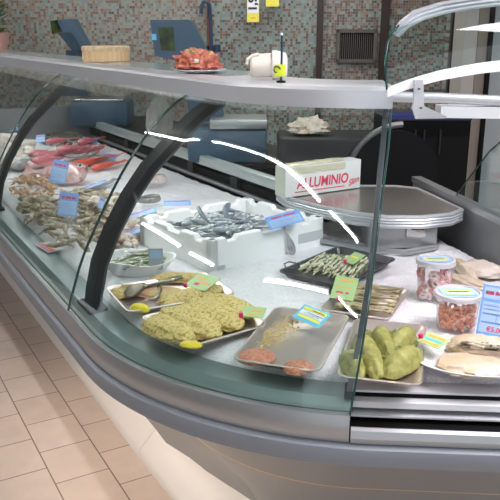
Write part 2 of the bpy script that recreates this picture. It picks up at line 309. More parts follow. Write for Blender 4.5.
# ------------------------------------------------------------------ counter plan
X0, Y0, R, TH = .51, 1.814, .895, .987
CX = X0+R
T2 = Vector((math.sin(TH), -math.cos(TH), 0))
def pos(u, off, z=0):
    if u >= 0: return Vector((X0+off, Y0+u, z))
    a = min(-u, TH); r = R-off
    p = Vector((CX-r*math.cos(a), Y0-r*math.sin(a), z))
    if -u > TH: p += T2*(-u-TH)
    return p
def stations(u1, u0):
    us = [u1]; u = u1
    step = lambda q: .25 if q > .15 else .04
    while u > u0:
        u -= step(u) if u > 0 or u > -TH else .1
        us.append(max(u, u0))
    return us
def sweep(b, prof, u1, u0, lean=0):
    # lean: how much further round the plan the end runs at the top of the glass than at its foot
    b.grid([[pos(u+lean*(z-.82)/.61*((u1-u)/(u1-u0)), o, z) for o, z in prof] for u in stations(u1, u0)], True, True); return b
UE, UG, UR = 4.5, -.921, -TH-.68       # far end, corner glass end, right end
LEAN = -.106
GP = [(0, .822), (.020, .885), (.055, .98), (.115, 1.095), (.18, 1.205), (.25, 1.30), (.30, 1.355), (.36, 1.405), (.41, 1.434)]
ct = thing('fish_counter', 'curved refrigerated fish counter with sloping glass front and grey bumper on tiled floor', 'display counter', (X0, Y0, 0))
OR = ct.location.copy()
def cpart(b, name, m, smooth=True, sharp=35, parent=None): return b.build(name, m, parent or ct, smooth, world=OR, sharp=sharp)
cpart(sweep(MB(), [(.0, .756), (-.014, .748), (-.018, .728), (-.012, .706), (.012, .69), (.05, .69), (.05, .756)], UE, UR), 'bumper', M['bumper'])
cpart(sweep(MB(), [(.012, .822), (.0, .819), (-.008, .80), (-.009, .775), (-.002, .757), (.04, .757), (.04, .80), (.012, .80)], UE, UG), 'trim_band', M['band'])
SB = lambda u: min(.12, max(0, .45-u)*.24)
cpart(MB().grid([[pos(u, o, z) for o, z in [(.05, .69), (.2, .565), (.29, .445), (.295, .44), (.40+SB(u)*.7, .2), (.42+SB(u), .09), (.62, .09), (.62, .69)]] for u in stations(UE, UR)], True, True), 'lower_panel', M['cone'])
cpart(sweep(MB(), [(.286, .452), (.29, .443), (.296, .441), (.31, .46)], .5, UR), 'trim_line', M['brass'])
def setback(u): return min(.12, max(0, .45-u)*.24)          # the plinth runs further in round the corner
def sweepv(b, fn, u1, u0): b.grid([[pos(u, o, z) for o, z in fn(setback(u))] for u in stations(u1, u0)], True, True); return b
for ua, ub in ((UE, .603), (.60, UR)): cpart(sweepv(MB(), lambda e: [(.339+e*.2, 0), (.341+e*.2, .014), (.352+e*.2, .03), (.425+e, .105), (.60, .105), (.60, 0)], ua, ub), 'plinth', M['kerb'])
cpart(sweep(MB(), [(.016, .80), (.016, .823), (.026, .825), (.042, .842), (.10, .848), (.112, .842), (.112, .80)], UE, UG-.002), 'front_sill', M['sill'])
for pr, mk in (([(.066, .844), (.067, .848), (.072, .850), (.112, .850), (.112, .844)], 'lip'), ([(.046, .817), (.050, .829), (.055, .832), (.08, .832), (.08, .817)], 'lip'), ([(.037, .799), (.037, .803), (.08, .804), (.08, .799)], 'lip'), ([(-.004, .757), (-.009, .772), (-.003, .787), (.006, .791), (.012, .789), (.03, .757)], 'band')):
    cpart(sweep(MB(), pr, UG-.004, UR), 'front_lip', M[mk])
cpart(sweep(MB(), [(.070, .757), (.070, .842), (.11, .842), (.11, .757)], UG-.004, UR), 'black_channel', M['black'])
cpart(sweep(MB(), [(.013, .76), (.013, .786), (.075, .79), (.075, .76)], UG-.004, UR), 'black_channel', M['black'])
# deck and rear boundary of the display
def rear(u):
    pts = [(UE, Vector((1.63, Y0+UE, 0))), (.56, Vector((1.63, Y0+.56, 0))), (.0, Vector((2.05, 2.27, 0))), (-TH, Vector((1.83, 1.60, 0))), (UR, Vector((1.50, .72, 0)))]
    for (a, p), (c, q) in zip(pts, pts[1:]):
        if u >= c-1e-6: return p.lerp(q, (a-u)/(a-c) if a != c else 0)
    return pts[-1][1]
us = [UE-.01-(UE-.01-UR-.02)*i/150 for i in range(151)]
b = MB(); rows = [[pos(u, .105, z) for z in (.80, .83)]+[Vector((rear(u).x, rear(u).y, z)) for z in (.83, .80)] for u in us]; b.grid(rows, True, True); cpart(b, 'display_deck', M['deck'])
def icez(x, y): return .868+.008*noise.noise(Vector((x*7, y*7, 0)))+.007*noise.noise(Vector((x*28, y*28, 3)))+.004*noise.noise(Vector((x*90, y*90, 5)))
b = MB(); rows = []
ius = [UE-.9-(UE-.9-UR-.02)*(i/260) for i in range(261)]
for u in ius:
    f, r = pos(u, .113), rear(u); r = r+(f-r).normalized()*.012; rw = []
    for k in range(111):
        p = f.lerp(r, k/110); e = min(1, k/7, (110-k)/4); p.z = .832+(icez(p.x, p.y)-.832)*(e**.5); rw.append(p)
    rows.append([Vector((rw[0].x, rw[0].y, .8305))]+rw+[Vector((rw[-1].x, rw[-1].y, .8305))])
b.grid(rows, True, True)
ice = b.build('crushed_ice', M['ice'], None, world=(1.2, 2.5, .83), loc=(1.2, 2.5, .83)); tag(ice, 'bed of white crushed ice filling the fish counter', 'ice'); ice['kind'] = 'stuff'
# glass panes
def pane(name, u1, u0, par=ct, lean=0):
    pr = [(o, z) for o, z in GP]+[(o+.006, z-.002) for o, z in GP[::-1]]
    # subdivide the profile for a smooth curve
    def fine(P):
        out = []
        for i in range(len(P)-1):
            p0, p1, p2, p3 = P[max(i-1, 0)], P[i], P[i+1], P[min(i+2, len(P)-1)]
            for k in range(3):
                t = k/3; h = lambda j: .5*((2*p1[j])+(-p0[j]+p2[j])*t+(2*p0[j]-5*p1[j]+4*p2[j]-p3[j])*t*t+(-p0[j]+3*p1[j]-3*p2[j]+p3[j])*t**3)
                out.append((h(0), h(1)))
        return out+[P[-1]]
    g = fine(GP); pr = g+[(o+.006, z-.002) for o, z in g[::-1]]
    o = cpart(sweep(MB(), pr, u1, u0, lean), name, M['glass'], sharp=60, parent=par)
    for uu in (u1, u0):
        cpart(MB().tube([pos(uu+(lean*(z-.82)/.61 if uu == u0 else 0), a+.003, z) for a, z in g], .0026, 6), 'edge_strip', M['glassedge'], parent=o)
    return o
pane('front_glass', UE-.1, 1.555); pane('front_glass', 1.548, .19); pane('corner_glass', .183, UG, lean=LEAN)
MP = [(.045, .845), (.05, .885), (.072, .976), (.116, 1.071), (.172, 1.161), (.236, 1.242), (.30, 1.30), (.38, 1.372), (.44, 1.412), (.47, 1.43)]
def mullion(u, w, d, m, MP=MP, lean=0):
    b = MB(); rows = []
    for i, (o, z) in enumerate(MP):
        p0, p1 = MP[max(i-1, 0)], MP[min(i+1, len(MP)-1)]; t = Vector((p1[0]-p0[0], p1[1]-p0[1])).normalized(); n = Vector((t.y, -t.x))*d
        v = u+lean*(z-.845)/.585
        rows.append([pos(v+w/2, o, z), pos(v-w/2, o, z), pos(v-w/2, o+n.x*.6, z+n.y*.6), pos(v-w/4, o+n.x, z+n.y), pos(v+w/4, o+n.x, z+n.y), pos(v+w/2, o+n.x*.6, z+n.y*.6)])
    b.grid(rows, True, True); q = cpart(b, 'mullion', m, sharp=40)
    f = MB(); f.hexa([pos(u+w*.8, .03, .843), pos(u-w*.8, .03, .843), pos(u-w*.8, .085, .846), pos(u+w*.8, .085, .846), pos(u+w*.8, .03, .852), pos(u-w*.8, .03, .852), pos(u-w*.8, .085, .856), pos(u+w*.8, .085, .856)])
    cpart(f, 'mullion_foot', M['black'], False, parent=q); return q
mullion(1.515, .05, .03, M['mull']); mullion(.125, .07, .036, M['mull']); mullion(UG+.005, .013, .018, M['mullgrey'], lean=LEAN)
# top rail, shelf
cpart(sweep(MB(), [(.398, 1.428), (.402, 1.47), (.41, 1.478), (.43, 1.481), (.50, 1.481), (.50, 1.44), (.43, 1.425)], UE, -1.03), 'top_rail', M['rail'])
cpart(sweep(MB(), [(.50, 1.468), (.50, 1.481), (.72, 1.481), (.72, 1.468)], UE, .16), 'top_shelf', M['shelf'])
cpart(sweep(MB(), [(.50, 1.468), (.50, 1.4805), (.66, 1.4805), (.66, 1.468)], .155, -1.03), 'top_shelf', M['rail'])
# rear wall of the case and its rails
b = MB(); b.box((1.69, Y0+(.69+UE)/2, .46), (.08, UE-.69, .92)); cpart(b, 'rear_panel', M['black'], False)
b = MB(); b.box((1.665, Y0+(.69+UE)/2, .962), (.05, UE-.69, .05), bev=.008); cpart(b, 'rear_rail', M['railgreen'])
b = MB(); b.box((1.640, Y0+(.56+UE)/2, .872), (.022, UE-.56, .02), bev=.005); cpart(b, 'rear_rail', M['steeld'])
for k in range(7):
    b = MB(); b.box((1.642, Y0+.75+k*.5, .91), (.02, .07, .05)); cpart(b, 'rail_bracket', M['dark'], False)
# end partition on the right
pa, pb = Vector((2.11, 2.31, 0)), Vector((1.58, .80, 0)); n2 = (pb-pa).normalized().cross(Vector((0, 0, 1)))*.02
def plank(p, q, z0, z1, t): return [p+t+Vector((0, 0, z0)), q+t+Vector((0, 0, z0)), q-t+Vector((0, 0, z0)), p-t+Vector((0, 0, z0)), p+t+Vector((0, 0, z1)), q+t+Vector((0, 0, z1)), q-t+Vector((0, 0, z1)), p-t+Vector((0, 0, z1))]
cpart(MB().hexa(plank(pa, pb, .5, 1.0, n2*.6)), 'end_panel', M['endgrey'], False)
cpart(MB().hexa(plank(pa, pb, 1.0, 1.022, n2)), 'end_rail', M['steeld'], False)
ge = Vector((pa.x+(pb.x-pa.x)*.24, pa.y+(pb.y-pa.y)*.24, 0))
g = MB(); nn = n2*.15
P = [ge+Vector((0, 0, 1.022)), pb+Vector((0, 0, 1.022)), pb+Vector((0, 0, 1.45)), ge.lerp(pb, .42)+Vector((0, 0, 1.40)), ge.lerp(pb, .18)+Vector((0, 0, 1.22))]
g.add([p+nn for p in P]+[p-nn for p in P], [(0, 1, 2, 3, 4), (9, 8, 7, 6, 5)]+[(i, (i+1) % 5, (i+1) % 5+5, i+5) for i in range(5)]); ego = cpart(g, 'end_glass', M['glass'], False)
cpart(MB().tube([P[0], P[4], P[3], P[2]], .003, 6), 'edge_strip', M['glassedge'], parent=ego)
# rear wall between the shelf and the right end, far end panel
cpart(MB().hexa(plank(Vector((1.65, 2.40, 0)), pa, .5, .93, Vector((.01, .02, 0)))), 'rear_panel', M['dark'], False)
cpart(MB().hexa(plank(Vector((.62, 5.42, 0)), Vector((1.65, 5.42, 0)), .80, 1.09, Vector((0, .02, 0)))), 'end_panel', M['endgrey'], False)
# hinge bar, lamp housing and the raised glass of the open section
b = MB().tube([W(384, 96.5, 1.90), W(440, 98, 1.88), W(560, 104, 1.84)], .0135, 14); cpart(b, 'hinge_bar', M['rail'])
b = MB(); q0, q1 = W(438, 110, 1.90), W(560, 114, 1.86); b.hexa(plank(Vector((q0.x, q0.y, 0)), Vector((q1.x, q1.y, 0)), q0.z-.017, q0.z+.012, FWD*.03)); cpart(b, 'lamp_housing', M['white'], False)
lg = MB(); edge = [(387, 90), (396, 86), (408, 81.5), (422, 77), (440, 72), (460, 68), (480, 64.5), (500, 62), (530, 59), (560, 57)]
rows = []
upL = [(0, 0, 0), (-1.2, -16, .0), (-2, -33, .01), (.5, -48, .03), (7, -60, .07), (20, -71, .14), (42, -82, .24), (70, -90, .36)]
for i, (u, v) in enumerate(edge):
    row = []
    for dx, dy, dh in upL:
        k = 1-.25*i/9; row.append(W(u+dx*(1-.08*i), v+dy*(1-.1*i/9), 1.74+dh))
    rows.append(row)
back = [[p+FWD*.006+Vector((0, 0, -.001)) for p in r] for r in rows]
full = [r+s[::-1] for r, s in zip(rows, back)]
lg.grid(full, True, True); lgo = cpart(lg, 'raised_glass', M['glass'], sharp=70)
st = MB(); rows = []
for i, (u, v) in enumerate(edge):
    p = W(u, v, 1.74); dn = Vector((0, 0, -.016-.006*i/9)); rows.append([p-FWD*.008+Vector((0, 0, .003)), p-FWD*.010+dn, p+FWD*.014+dn, p+FWD*.014+Vector((0, 0, .003))])
st.grid(rows, True, True); cpart(st, 'edge_profile', M['white'], parent=lgo, sharp=40)
cpart(MB().tube([r[0] for r in [list(x) for x in [[W(387+dx, 90+dy, 1.738+dh)] for dx, dy, dh in upL]]], .003, 6), 'edge_strip', M['glassedge'], parent=lgo)
so = [(393, 33), (401, 21), (415, 10), (440, 2), (470, -3), (500, -7), (560, -12)]; si = [(399, 37), (409, 28), (424, 20), (449, 13), (475, 9), (500, 6), (560, 2)]
rows = []
for i, (p, q) in enumerate(zip(so, si)):
    hh_ = 1.83+.01*min(i, 3); row = []
    for k in range(7):
        t = k/6; row.append(W(p[0]+(q[0]-p[0])*t, p[1]+(q[1]-p[1])*t, hh_-.010*(k % 2)-.01*t))
    rows.append(row+[x+FWD*.02 for x in row[::-1]])
b = MB(); b.grid(rows, True, True); cpart(b, 'front_trim', M['rail'], parent=lgo, sharp=20)
br = MB()
def slab(b, pts, t):                 # polygon of points extruded by vector t
    n = len(pts); b.add(list(pts)+[p+t for p in pts], [tuple(range(n)), tuple(range(2*n-1, n-1, -1))]+[(i, (i+1) % n, (i+1) % n+n, i+n) for i in range(n)])
slab(br, [W(415, 80, 1.72), W(423.5, 80, 1.72), W(424, 106, 1.72), W(447, 116.5, 1.78), W(445, 118.5, 1.78), W(416, 119, 1.72), W(412, 108, 1.72), W(414, 102, 1.72)], FWD*.012)
bro = cpart(br, 'hinge_bracket', M['rail'], False)
for u, v in ((419, 89), (421, 108)): cpart(MB().lathe([(.0001, 0), (.003, 0), (.003, .003), (.0001, .003)], 10, W(u, v, 1.715)-Vector((0, 0, .0015))), 'screw', M['dark'], parent=bro)
# ------------------------------------------------------------------ corner work shelf (staff side)
ws = thing('work_shelf', 'curved steel work shelf with ribbed rim on a steel pedestal at the counter corner', 'shelf', (1.75, 2.15, .88)); wo = ws.location.copy()
ring = [Vector(p) for p in [(1.50, 2.45), (1.46, 2.30), (1.48, 2.14), (1.53, 1.98), (1.60, 1.88), (1.70, 1.82), (1.82, 1.80), (1.905, 1.83), (2.02, 2.20), (1.97, 2.28), (1.84, 2.36)]]
ring = [Vector((p.x, p.y, 0)) for p in ring]
def loop(d, z):
    c = Vector((1.76, 2.14, 0)); return [p+(p-c).normalized()*d+Vector((0, 0, z)) for p in ring]
b = MB(); b.grid([loop(-.012, .985), loop(-.012, 1.0)], True, True); b.build('shelf_top', M['worktop'], ws, False, world=wo)
b = MB(); b.grid([loop(-.012, .955), loop(0, .957), loop(.002, .966), loop(-.002, .970), loop(.002, .976), loop(-.002, .980), loop(.002, .986), loop(-.001, .990), loop(.002, .996), loop(0, 1.003), loop(-.012, 1.003), loop(-.012, .955)], True); b.build('rim', M['rail'], ws, True, world=wo)
pc = at(402, 250, .875); pc = Vector((pc.x, pc.y, 0))+FWD*.085; fa = -YAW
b = MB(); b.box((pc.x, pc.y, .93), (.24, .16, .10), fa+.05, .006); b.build('pedestal', M['steeld'], ws, True, world=wo)
face = pc-FWD*.082
b = MB(); b.box((face.x+RGT.x*.045, face.y+RGT.y*.045, .945), (.07, .012, .05), fa+.05, .003); hp = b.build('door_panel', M['steel'], ws, True, world=wo)
b = MB(); b.box((face.x+RGT.x*.045, face.y+RGT.y*.045-.008, .953), (.045, .008, .006), fa+.05); b.build('latch', M['black'], hp, False, world=wo)
b = MB(); b.tube([at(306, 238, .885), at(340, 244, .885), at(373, 250, .885), at(405, 252, .885), at(437, 247, .885)], .010, 10); b.build('foot_rail', M['steeld'], ws, True, world=wo)
# foil box
fb0, fb1 = at(285.5, 198, 1.003), at(360, 187.5, 1.003)
fdir = (fb1-fb0).normalized(); flen = (fb1-fb0).length; fang = math.atan2(fdir.y, fdir.x); fc = (fb0+fb1)/2+Vector((-fdir.y, fdir.x, 0))*.035
fx = thing('foil_box', 'white carton of aluminium foil with red lettering on the steel work shelf', 'box', (fc.x, fc.y, 1.003), fang)
hh = .116
b = MB(); b.box((0, 0, hh/2), (flen, .07, hh), bev=.002); b.build('carton', M['boxw'], fx)
b = MB(); b.box((-flen/2-.0006, 0, hh/2), (.0012, .066, hh-.006)); b.build('end_flap', M['boxg'], fx, False)
b = MB(); rows = [[Vector((-flen*.44+flen*.72*i/12, -.033+.066*j/4, hh+.001+.008*math.sin(j*.8)+.007*noise.noise(Vector((i*.9, j*.7, 2))))) for j in range(5)] for i in range(13)]; b.grid(rows); b.build('foil_sheet', M['foil'], fx)
b = MB(); rows = [[Vector((-flen*.42+flen*.70*i/10, -.036-.001, hh-.004)), Vector((-flen*.42+flen*.70*i/10, -.036-.0015, hh-.022-.010*abs(math.sin(i*1.3))))] for i in range(11)]; b.grid(rows); b.build('foil_edge', M['foil'], fx)
fm = Matrix.Translation((-.006, -.0358, .046)) @ Matrix.Rotation(PI/2, 4, 'X')
text('lettering', 'ALLUMINIO', .056, M['red'], fx, fm, bold=.0012, shear=.1, sx=.86)
text('lettering', 'Slim', .034, M['red'], fx, Matrix.Translation((flen*.40, -.0358, .030)) @ Matrix.Rotation(PI/2, 4, 'X') @ Matrix.Rotation(.3, 4, 'Z'), bold=.0005, shear=.4)
b = MB(); b.box((-.02, -.0354, .016), (flen*.66, .0006, .004)); b.build('printed_line', M['red'], fx, False)
# ------------------------------------------------------------------ things on the counter top
zt = 1.4815
p = pos(1.50, .60, zt)
sb = thing('bamboo_steamer', 'round bamboo steamer basket standing on the counter top shelf', 'basket', p)
b = MB(); b.lathe([(.103, 0), (.106, .004), (.106, .05), (.103, .052), (.09, .052), (.09, 0)], 48); b.build('basket', M['bamboo'], sb)
b = MB(); b.lathe([(.107, .046), (.109, .05), (.109, .064), (.104, .068), (.0001, .070), (.0001, .052), (.1, .052)], 48); b.build('lid', M['bamtop'], sb)
p = at(202, 73, zt); p.z = zt
pt = thing('plate', 'white plate with blue rim spots on the counter top shelf', 'plate', p)
b = MB(); b.lathe([(.0001, 0), (.04, 0), (.05, .003), (.078, .010), (.079, .012), (.05, .007), (.0001, .004)], 40); pl = b.build('dish', M['white'], pt)
for k in range(9): MB().lathe([(.0001, 0), (.006, 0), (.0001, .001)], 8, (.069*math.cos(k*.7), .069*math.sin(k*.7), .0101)).build('rim_spot', M['cyan'], pl)
mz = p.z+.005
mt = lump(.135, .10, .05, 3, amp=.22, fr=5).build('meat_heap', M['meat'], None); mt.location = p-RGT*.012+Vector((0, 0, .006)); mt.rotation_euler = (0, 0, -YAW); tag(mt, 'heap of dark red raw meat on the white plate', 'meat')
for nm, m, dx, dz, L_, lb, ct_ in (('green_garnish', 'lettuce', -.008, .050, .062, 'green leafy garnish on top of the red meat heap', 'garnish'), ('bread_roll', 'bread3', .026, .046, .055, 'golden bread piece on top of the red meat heap', 'bread'), ('cheese_piece', 'cream', -.002, .032, .034, 'small white piece on the front of the red meat heap', 'food')):
    o = lump(L_, L_*.8, L_*.3, 5, amp=.2).build(nm, M[m], None); o.location = p+RGT*(dx-.012)+Vector((0, 0, dz))-FWD*(.036 if nm == 'cheese_piece' else 0); tag(o, lb, ct_)
# cream jug-like machine
p = at(264, 80.5, zt); p.z = zt; p = p+FWD*.05
jg = thing('plastic_jug', 'cream plastic jug lying on its side on the counter top', 'jug', p+RGT*.012, -YAW); jg.scale = (.86, .86, .86)
b = MB(); b.tube([(-.058, 0, .042), (-.05, 0, .042), (-.01, 0, .043), (.012, 0, .044)], [.030, .036, .037, .037], 24); b.build('bowl', M['cream'], jg)
b = MB(); b.tube([(.012, 0, .045), (.022, 0, .045), (.052, 0, .042), (.06, 0, .042)], [.044, .045, .040, .03], 24); b.build('rim_cover', M['cream'], jg)
b = MB(); b.tube([(-.03, -.02, .078), (-.05, -.024, .074), (-.066, -.026, .062), (-.068, -.024, .048)], .005, 8); b.build('spout', M['cream'], jg)
p = at(281, 82.5, zt); p.z = zt
ps = thing('price_stick', 'dark price stick with round lime sign standing at the counter top edge', 'sign', p, -YAW)
b = MB(); b.lathe([(.012, 0), (.012, .004), (.003, .006), (.0001, .006)], 16); b.build('base', M['black'], ps)
b = MB(); b.tube([(0, 0, .004), (.001, 0, .06), (.001, 0, .118)], .0028, 8); b.build('stem', M['hose'], ps)
b = MB(); b.box((-.004, -.006, .030), (.030, .003, .030), bev=.001); sg = b.build('sign_plate', M['lime'], ps)
b = MB(); b.tube([(-.011+.008*math.cos(k*2*PI/16), -.009, .033+.008*math.sin(k*2*PI/16)) for k in range(13)], .0018, 6); b.build('ring_mark', M['ink'], sg)
b = MB(); b.lathe([(.0035, .116), (.004, .12), (.0001, .123)], 10); b.build('tip', M['white'], ps)
# ------------------------------------------------------------------ food on ice
ZI = .878
def tray(name, label, q, m, dep=.016, z=ZI, cat='tray'):
    """rectangular tray with rounded corners and a rolled rim; q: four floor points"""
    c = sum(q, Vector())/4; ex = ((q[1]-q[0])+(q[2]-q[3]))/2; ey = ((q[3]-q[0])+(q[2]-q[1]))/2
    lx, ly = ex.length, ey.length; ang = math.atan2(ex.y, ex.x); s = 1 if ex.cross(ey).z > 0 else -1
    t = thing(name, label, cat, (c.x, c.y, z), ang)
    def rr(w, h, r, zz):
        out = []
        for cx, cy, a0 in ((w/2-r, h/2-r, 0), (-w/2+r, h/2-r, PI/2), (-w/2+r, -h/2+r, PI), (w/2-r, -h/2+r, 1.5*PI)):
            for k in range(6): a = a0+PI/2*k/5; out.append(Vector((cx+r*math.cos(a), cy+r*math.sin(a), zz)))
        return out
    b = MB(); b.grid([rr(lx-.036, ly-.036, .015, 0), rr(lx-.012, ly-.012, .02, dep-.002), rr(lx, ly, .022, dep-.001), rr(lx, ly, .022, dep+.001), rr(lx-.01, ly-.01, .02, dep+.001), rr(lx-.034, ly-.034, .014, .003)], True, True)
    b.build('tray_body', m, t, sharp=50)
    b = MB(); b.tube(rr(lx, ly, .022, dep)+[rr(lx, ly, .022, dep)[0]], .0022, 6); b.build('rolled_rim', m, t)
    return t, lx, ly
def quad(pts, z=.892): return [Vector((*at(u, v, z)[:2], 0)) for u, v in pts]
def place(o, t, x, y, z, rz): o.matrix_world = Matrix.Translation(t.location) @ Matrix.Rotation(t.rotation_euler.z, 4, 'Z') @ Matrix.Translation((x, y, z)) @ Matrix.Rotation(rz, 4, 'Z'); return o
# tray 1 – breaded fillets with tongs
t1, lx, ly = tray('steel_tray', 'long steel tray of breaded fillets with tongs, beside the white foam bowl', quad([(110, 291), (132, 317), (231, 291), (200, 270)]), M['tray'])
# (ex runs from the left edge to the front edge)
def on(t, u, v, z): # world point
    p = at(u, v, z); return Vector((p.x, p.y, z))
def food(nm, m, lab, cat, a, c, wd, th, z, seed, group=None, amp=.09, taper=0, bend=0, p=2.4):
    pa_, pc_ = at(*a, z), at(*c, z); d = pc_-pa_; o = lump(d.length, wd, th, seed, amp=amp, taper=taper, bend=bend, p=p).build(nm, M[m], None)
    o.location = ((pa_.x+pc_.x)/2, (pa_.y+pc_.y)/2, z); o.rotation_euler = (0, 0, math.atan2(d.y, d.x)); return tag(o, lab, cat, group)
zb = ZI+.0055
food('breaded_fillet', 'breadpink', 'long pinkish breaded fillet under the tongs on the long tray', 'fish fillet', (118, 289), (192, 299), .085, .015, zb, 1, amp=.08)
food('breaded_fillet', 'bread', 'breaded fillet at the back of the long tray behind the tongs', 'fish fillet', (150, 281), (205, 279), .07, .015, zb, 2, amp=.08)
food('breaded_fillet', 'bread', 'breaded fillet at the right front of the long tray', 'fish fillet', (160, 305), (222, 289), .07, .017, zb, 3, amp=.08)
food('breaded_fillet', 'bread', 'small breaded fillet at the left corner of the long tray', 'fish fillet', (114, 292), (126, 299), .05, .014, zb, 4, amp=.1)
food('lemon_wedge', 'lemon', 'bright yellow lemon wedge at the front corner of the long tray', 'lemon', (131, 310), (149, 313), .03, .018, zb, 5, amp=.03)
# tray 2
t2, lx, ly = tray('steel_tray', 'square steel tray heaped with green breaded fish near the glass', quad([(143, 320), (193, 351), (262, 323), (215, 297)]), M['tray'])
k = 0
for a, c, wd, th, sd in [((150, 324), (192, 344), .10, .028, 11), ((165, 316), (215, 341), .10, .035, 12), ((186, 308), (240, 332), .10, .036, 13), ((205, 302), (255, 321), .08, .03, 14)]:
    food('breaded_piece', 'bread2', ['breaded fish piece at the left edge of the square heaped tray', 'breaded fish piece second from left on the square heaped tray', 'breaded fish piece third from left on the square heaped tray', 'breaded fish piece at the right back of the square heaped tray'][k], 'fish piece', a, c, wd, th, zb, sd, amp=.09); k += 1
food('breaded_piece', 'bread2', 'breaded fish piece on top of the heap in the square tray', 'fish piece', (170, 318), (232, 312), .08, .022, zb+.020, 16, amp=.12)
for i, (u, v, uu, vv, lb) in enumerate([(180, 345, 202, 347, 'thin lemon slice at the front corner of the square heaped tray'), (214, 301, 228, 303, 'thin lemon slice at the back corner of the square heaped tray'), (146, 322, 156, 326, 'pale lemon slice at the left corner of the square heaped tray')]):
    food('lemon_slice', 'lemon' if i == 0 else 'lemonf', lb, 'lemon', (u, v), (uu, vv), .035, .008, zb+.012, 20+i, amp=.02)
# tray 3
t3, lx, ly = tray('steel_tray', 'steel tray with two patties and scattered crumbs, facing the glass', quad([(278, 306), (233, 358), (318, 375), (348, 318)]), M['tray'])
for a, c, lb, sd in [((237, 357), (276, 360), 'larger reddish fish patty at the left front of the crumb tray', 31), ((282, 368), (315, 370), 'smaller reddish fish patty at the right front of the crumb tray', 32)]:
    pa_, pc_ = at(*a, zb), at(*c, zb); d = (pc_-pa_).length; o = lump(d, d*.92, .014, sd, amp=.04, p=2).build('fish_patty', M['burger'], None); o.location = (pa_+pc_)/2; o.location.z = zb-.002; tag(o, lb, 'patty')
b = MB()
for i in range(260):
    t_ = random.random(); q = at(262+30*t_+random.gauss(0, 6), 342-24*t_+random.gauss(0, 5), zb)
    b.box((q.x, q.y, ZI+.0045), (.004*random.uniform(.5, 1.4), .003, .002), random.random()*3)
o = b.build('bread_crumbs', M['crumb'], None, False, world=at(280, 330, ZI), loc=at(280, 330, ZI)); tag(o, 'golden crumbs scattered on the steel patty tray', 'crumbs'); o['kind'] = 'stuff'
# tray 4 – dark tray with strips
t4, lx4, ly4 = tray('black_tray', 'black tray of cream fish strips in front of the steel pedestal', quad([(291, 275), (352, 292), (386, 258), (325, 247)]), M['traydark'], .02)
b = MB(); b.tube([at(298, 270, .897), at(286, 268, .897), at(284, 264, .897), at(289, 262, .897), at(300, 264, .897)], .003, 8); b.build('handle', M['steel'], t4, True, world=t4.location)
h4 = [o for o in t4.children if o.name.startswith('handle')][0]; h4.matrix_parent_inverse = Matrix.Rotation(-t4.rotation_euler.z, 4, 'Z')
for i in range(24):
    f_ = i/23; dark = i % 2 == 1
    q0 = at(301+52*f_, 272+10*f_-2, .89); q1 = at(328+44*f_, 252+8*f_, .89); mid = (q0+q1)/2
    Ls = (q1-q0).length*.92; dd = math.atan2(q1.y-q0.y, q1.x-q0.x)
    o = lump(Ls*random.uniform(.7, 1), .017, .015, 40+i, n=12, m=18, amp=.28, fr=5, bend=.006*random.uniform(-1, 1)).build('fish_strip', M['stripd' if dark else 'strip'], None)
    o.location = (mid.x, mid.y, ZI+.004); o.rotation_euler = (0, 0, dd+random.uniform(-.08, .08)); tag(o, 'dark-skinned anchovy strip in the black tray' if dark else 'cream anchovy strip in the black tray', 'fish strip', 'dark strips in the black tray' if dark else 'cream strips in the black tray')
# tray 5 – split sardines
t5, lx, ly = tray('steel_tray', 'small steel tray of golden split sardines behind the green rolls', quad([(345, 283), (406, 288), (393, 323), (322, 308)]), M['tray'])
for i in range(8):
    f_ = i/7; q0, q1 = at(336-3*f_+12*(1-f_), 287+19*f_, .89), at(403-9*f_, 291+24*f_, .89); mid = (q0+q1)/2
    b = fish_body((q1-q0).length*.95, .034, .018, .004*random.uniform(-1, 1)); b.v = [p+Vector((0, 0, .009)) for p in b.v]
    o = b.build('split_sardine', M['sarda'], None); o.location = (mid.x, mid.y, ZI+.006+.003*(i % 2)); o.rotation_euler = (0, 0, math.atan2(q1.y-q0.y, q1.x-q0.x)+PI+random.uniform(-.05, .05)); tag(o, 'golden brown split sardine laid across the small steel tray', 'fish', 'split sardines in the small tray')
# tray 6 – green rolls
t6, lx, ly = tray('steel_tray', 'shiny steel tray of green stuffed rolls at the open end of the counter', quad([(356, 320), (419, 325), (429, 388), (336, 376)]), M['tray'])
for (a, c, wd, th, sd, lb) in [((344, 362), (360, 382), .052, .036, 51, 'green stuffed fish roll left of the grey post'), ((358, 344), (378, 384), .056, .042, 52, 'long green stuffed fish roll just right of the grey post'), ((377, 337), (390, 366), .046, .040, 53, 'narrow green stuffed fish roll between two larger rolls'), ((391, 357), (412, 340), .050, .040, 54, 'green stuffed fish roll at the back right of its tray'), ((385, 382), (418, 360), .060, .042, 55, 'green stuffed fish roll at the front right of its tray')]:
    food('stuffed_roll', 'roll', lb, 'fish roll', a, c, wd, th, zb, sd, amp=.05, p=2.1)
o = lump(.21, .14, .02, 57, n=40, m=26, amp=.25, fr=6).build('herb_stuffing', M['herb'], None); q = at(384, 354, zb); o.location = (q.x, q.y, ZI+.004); o.rotation_euler = (0, 0, t6.rotation_euler.z+PI/2); tag(o, 'loose dark green herb stuffing under the green rolls', 'stuffing'); o['kind'] = 'stuff'
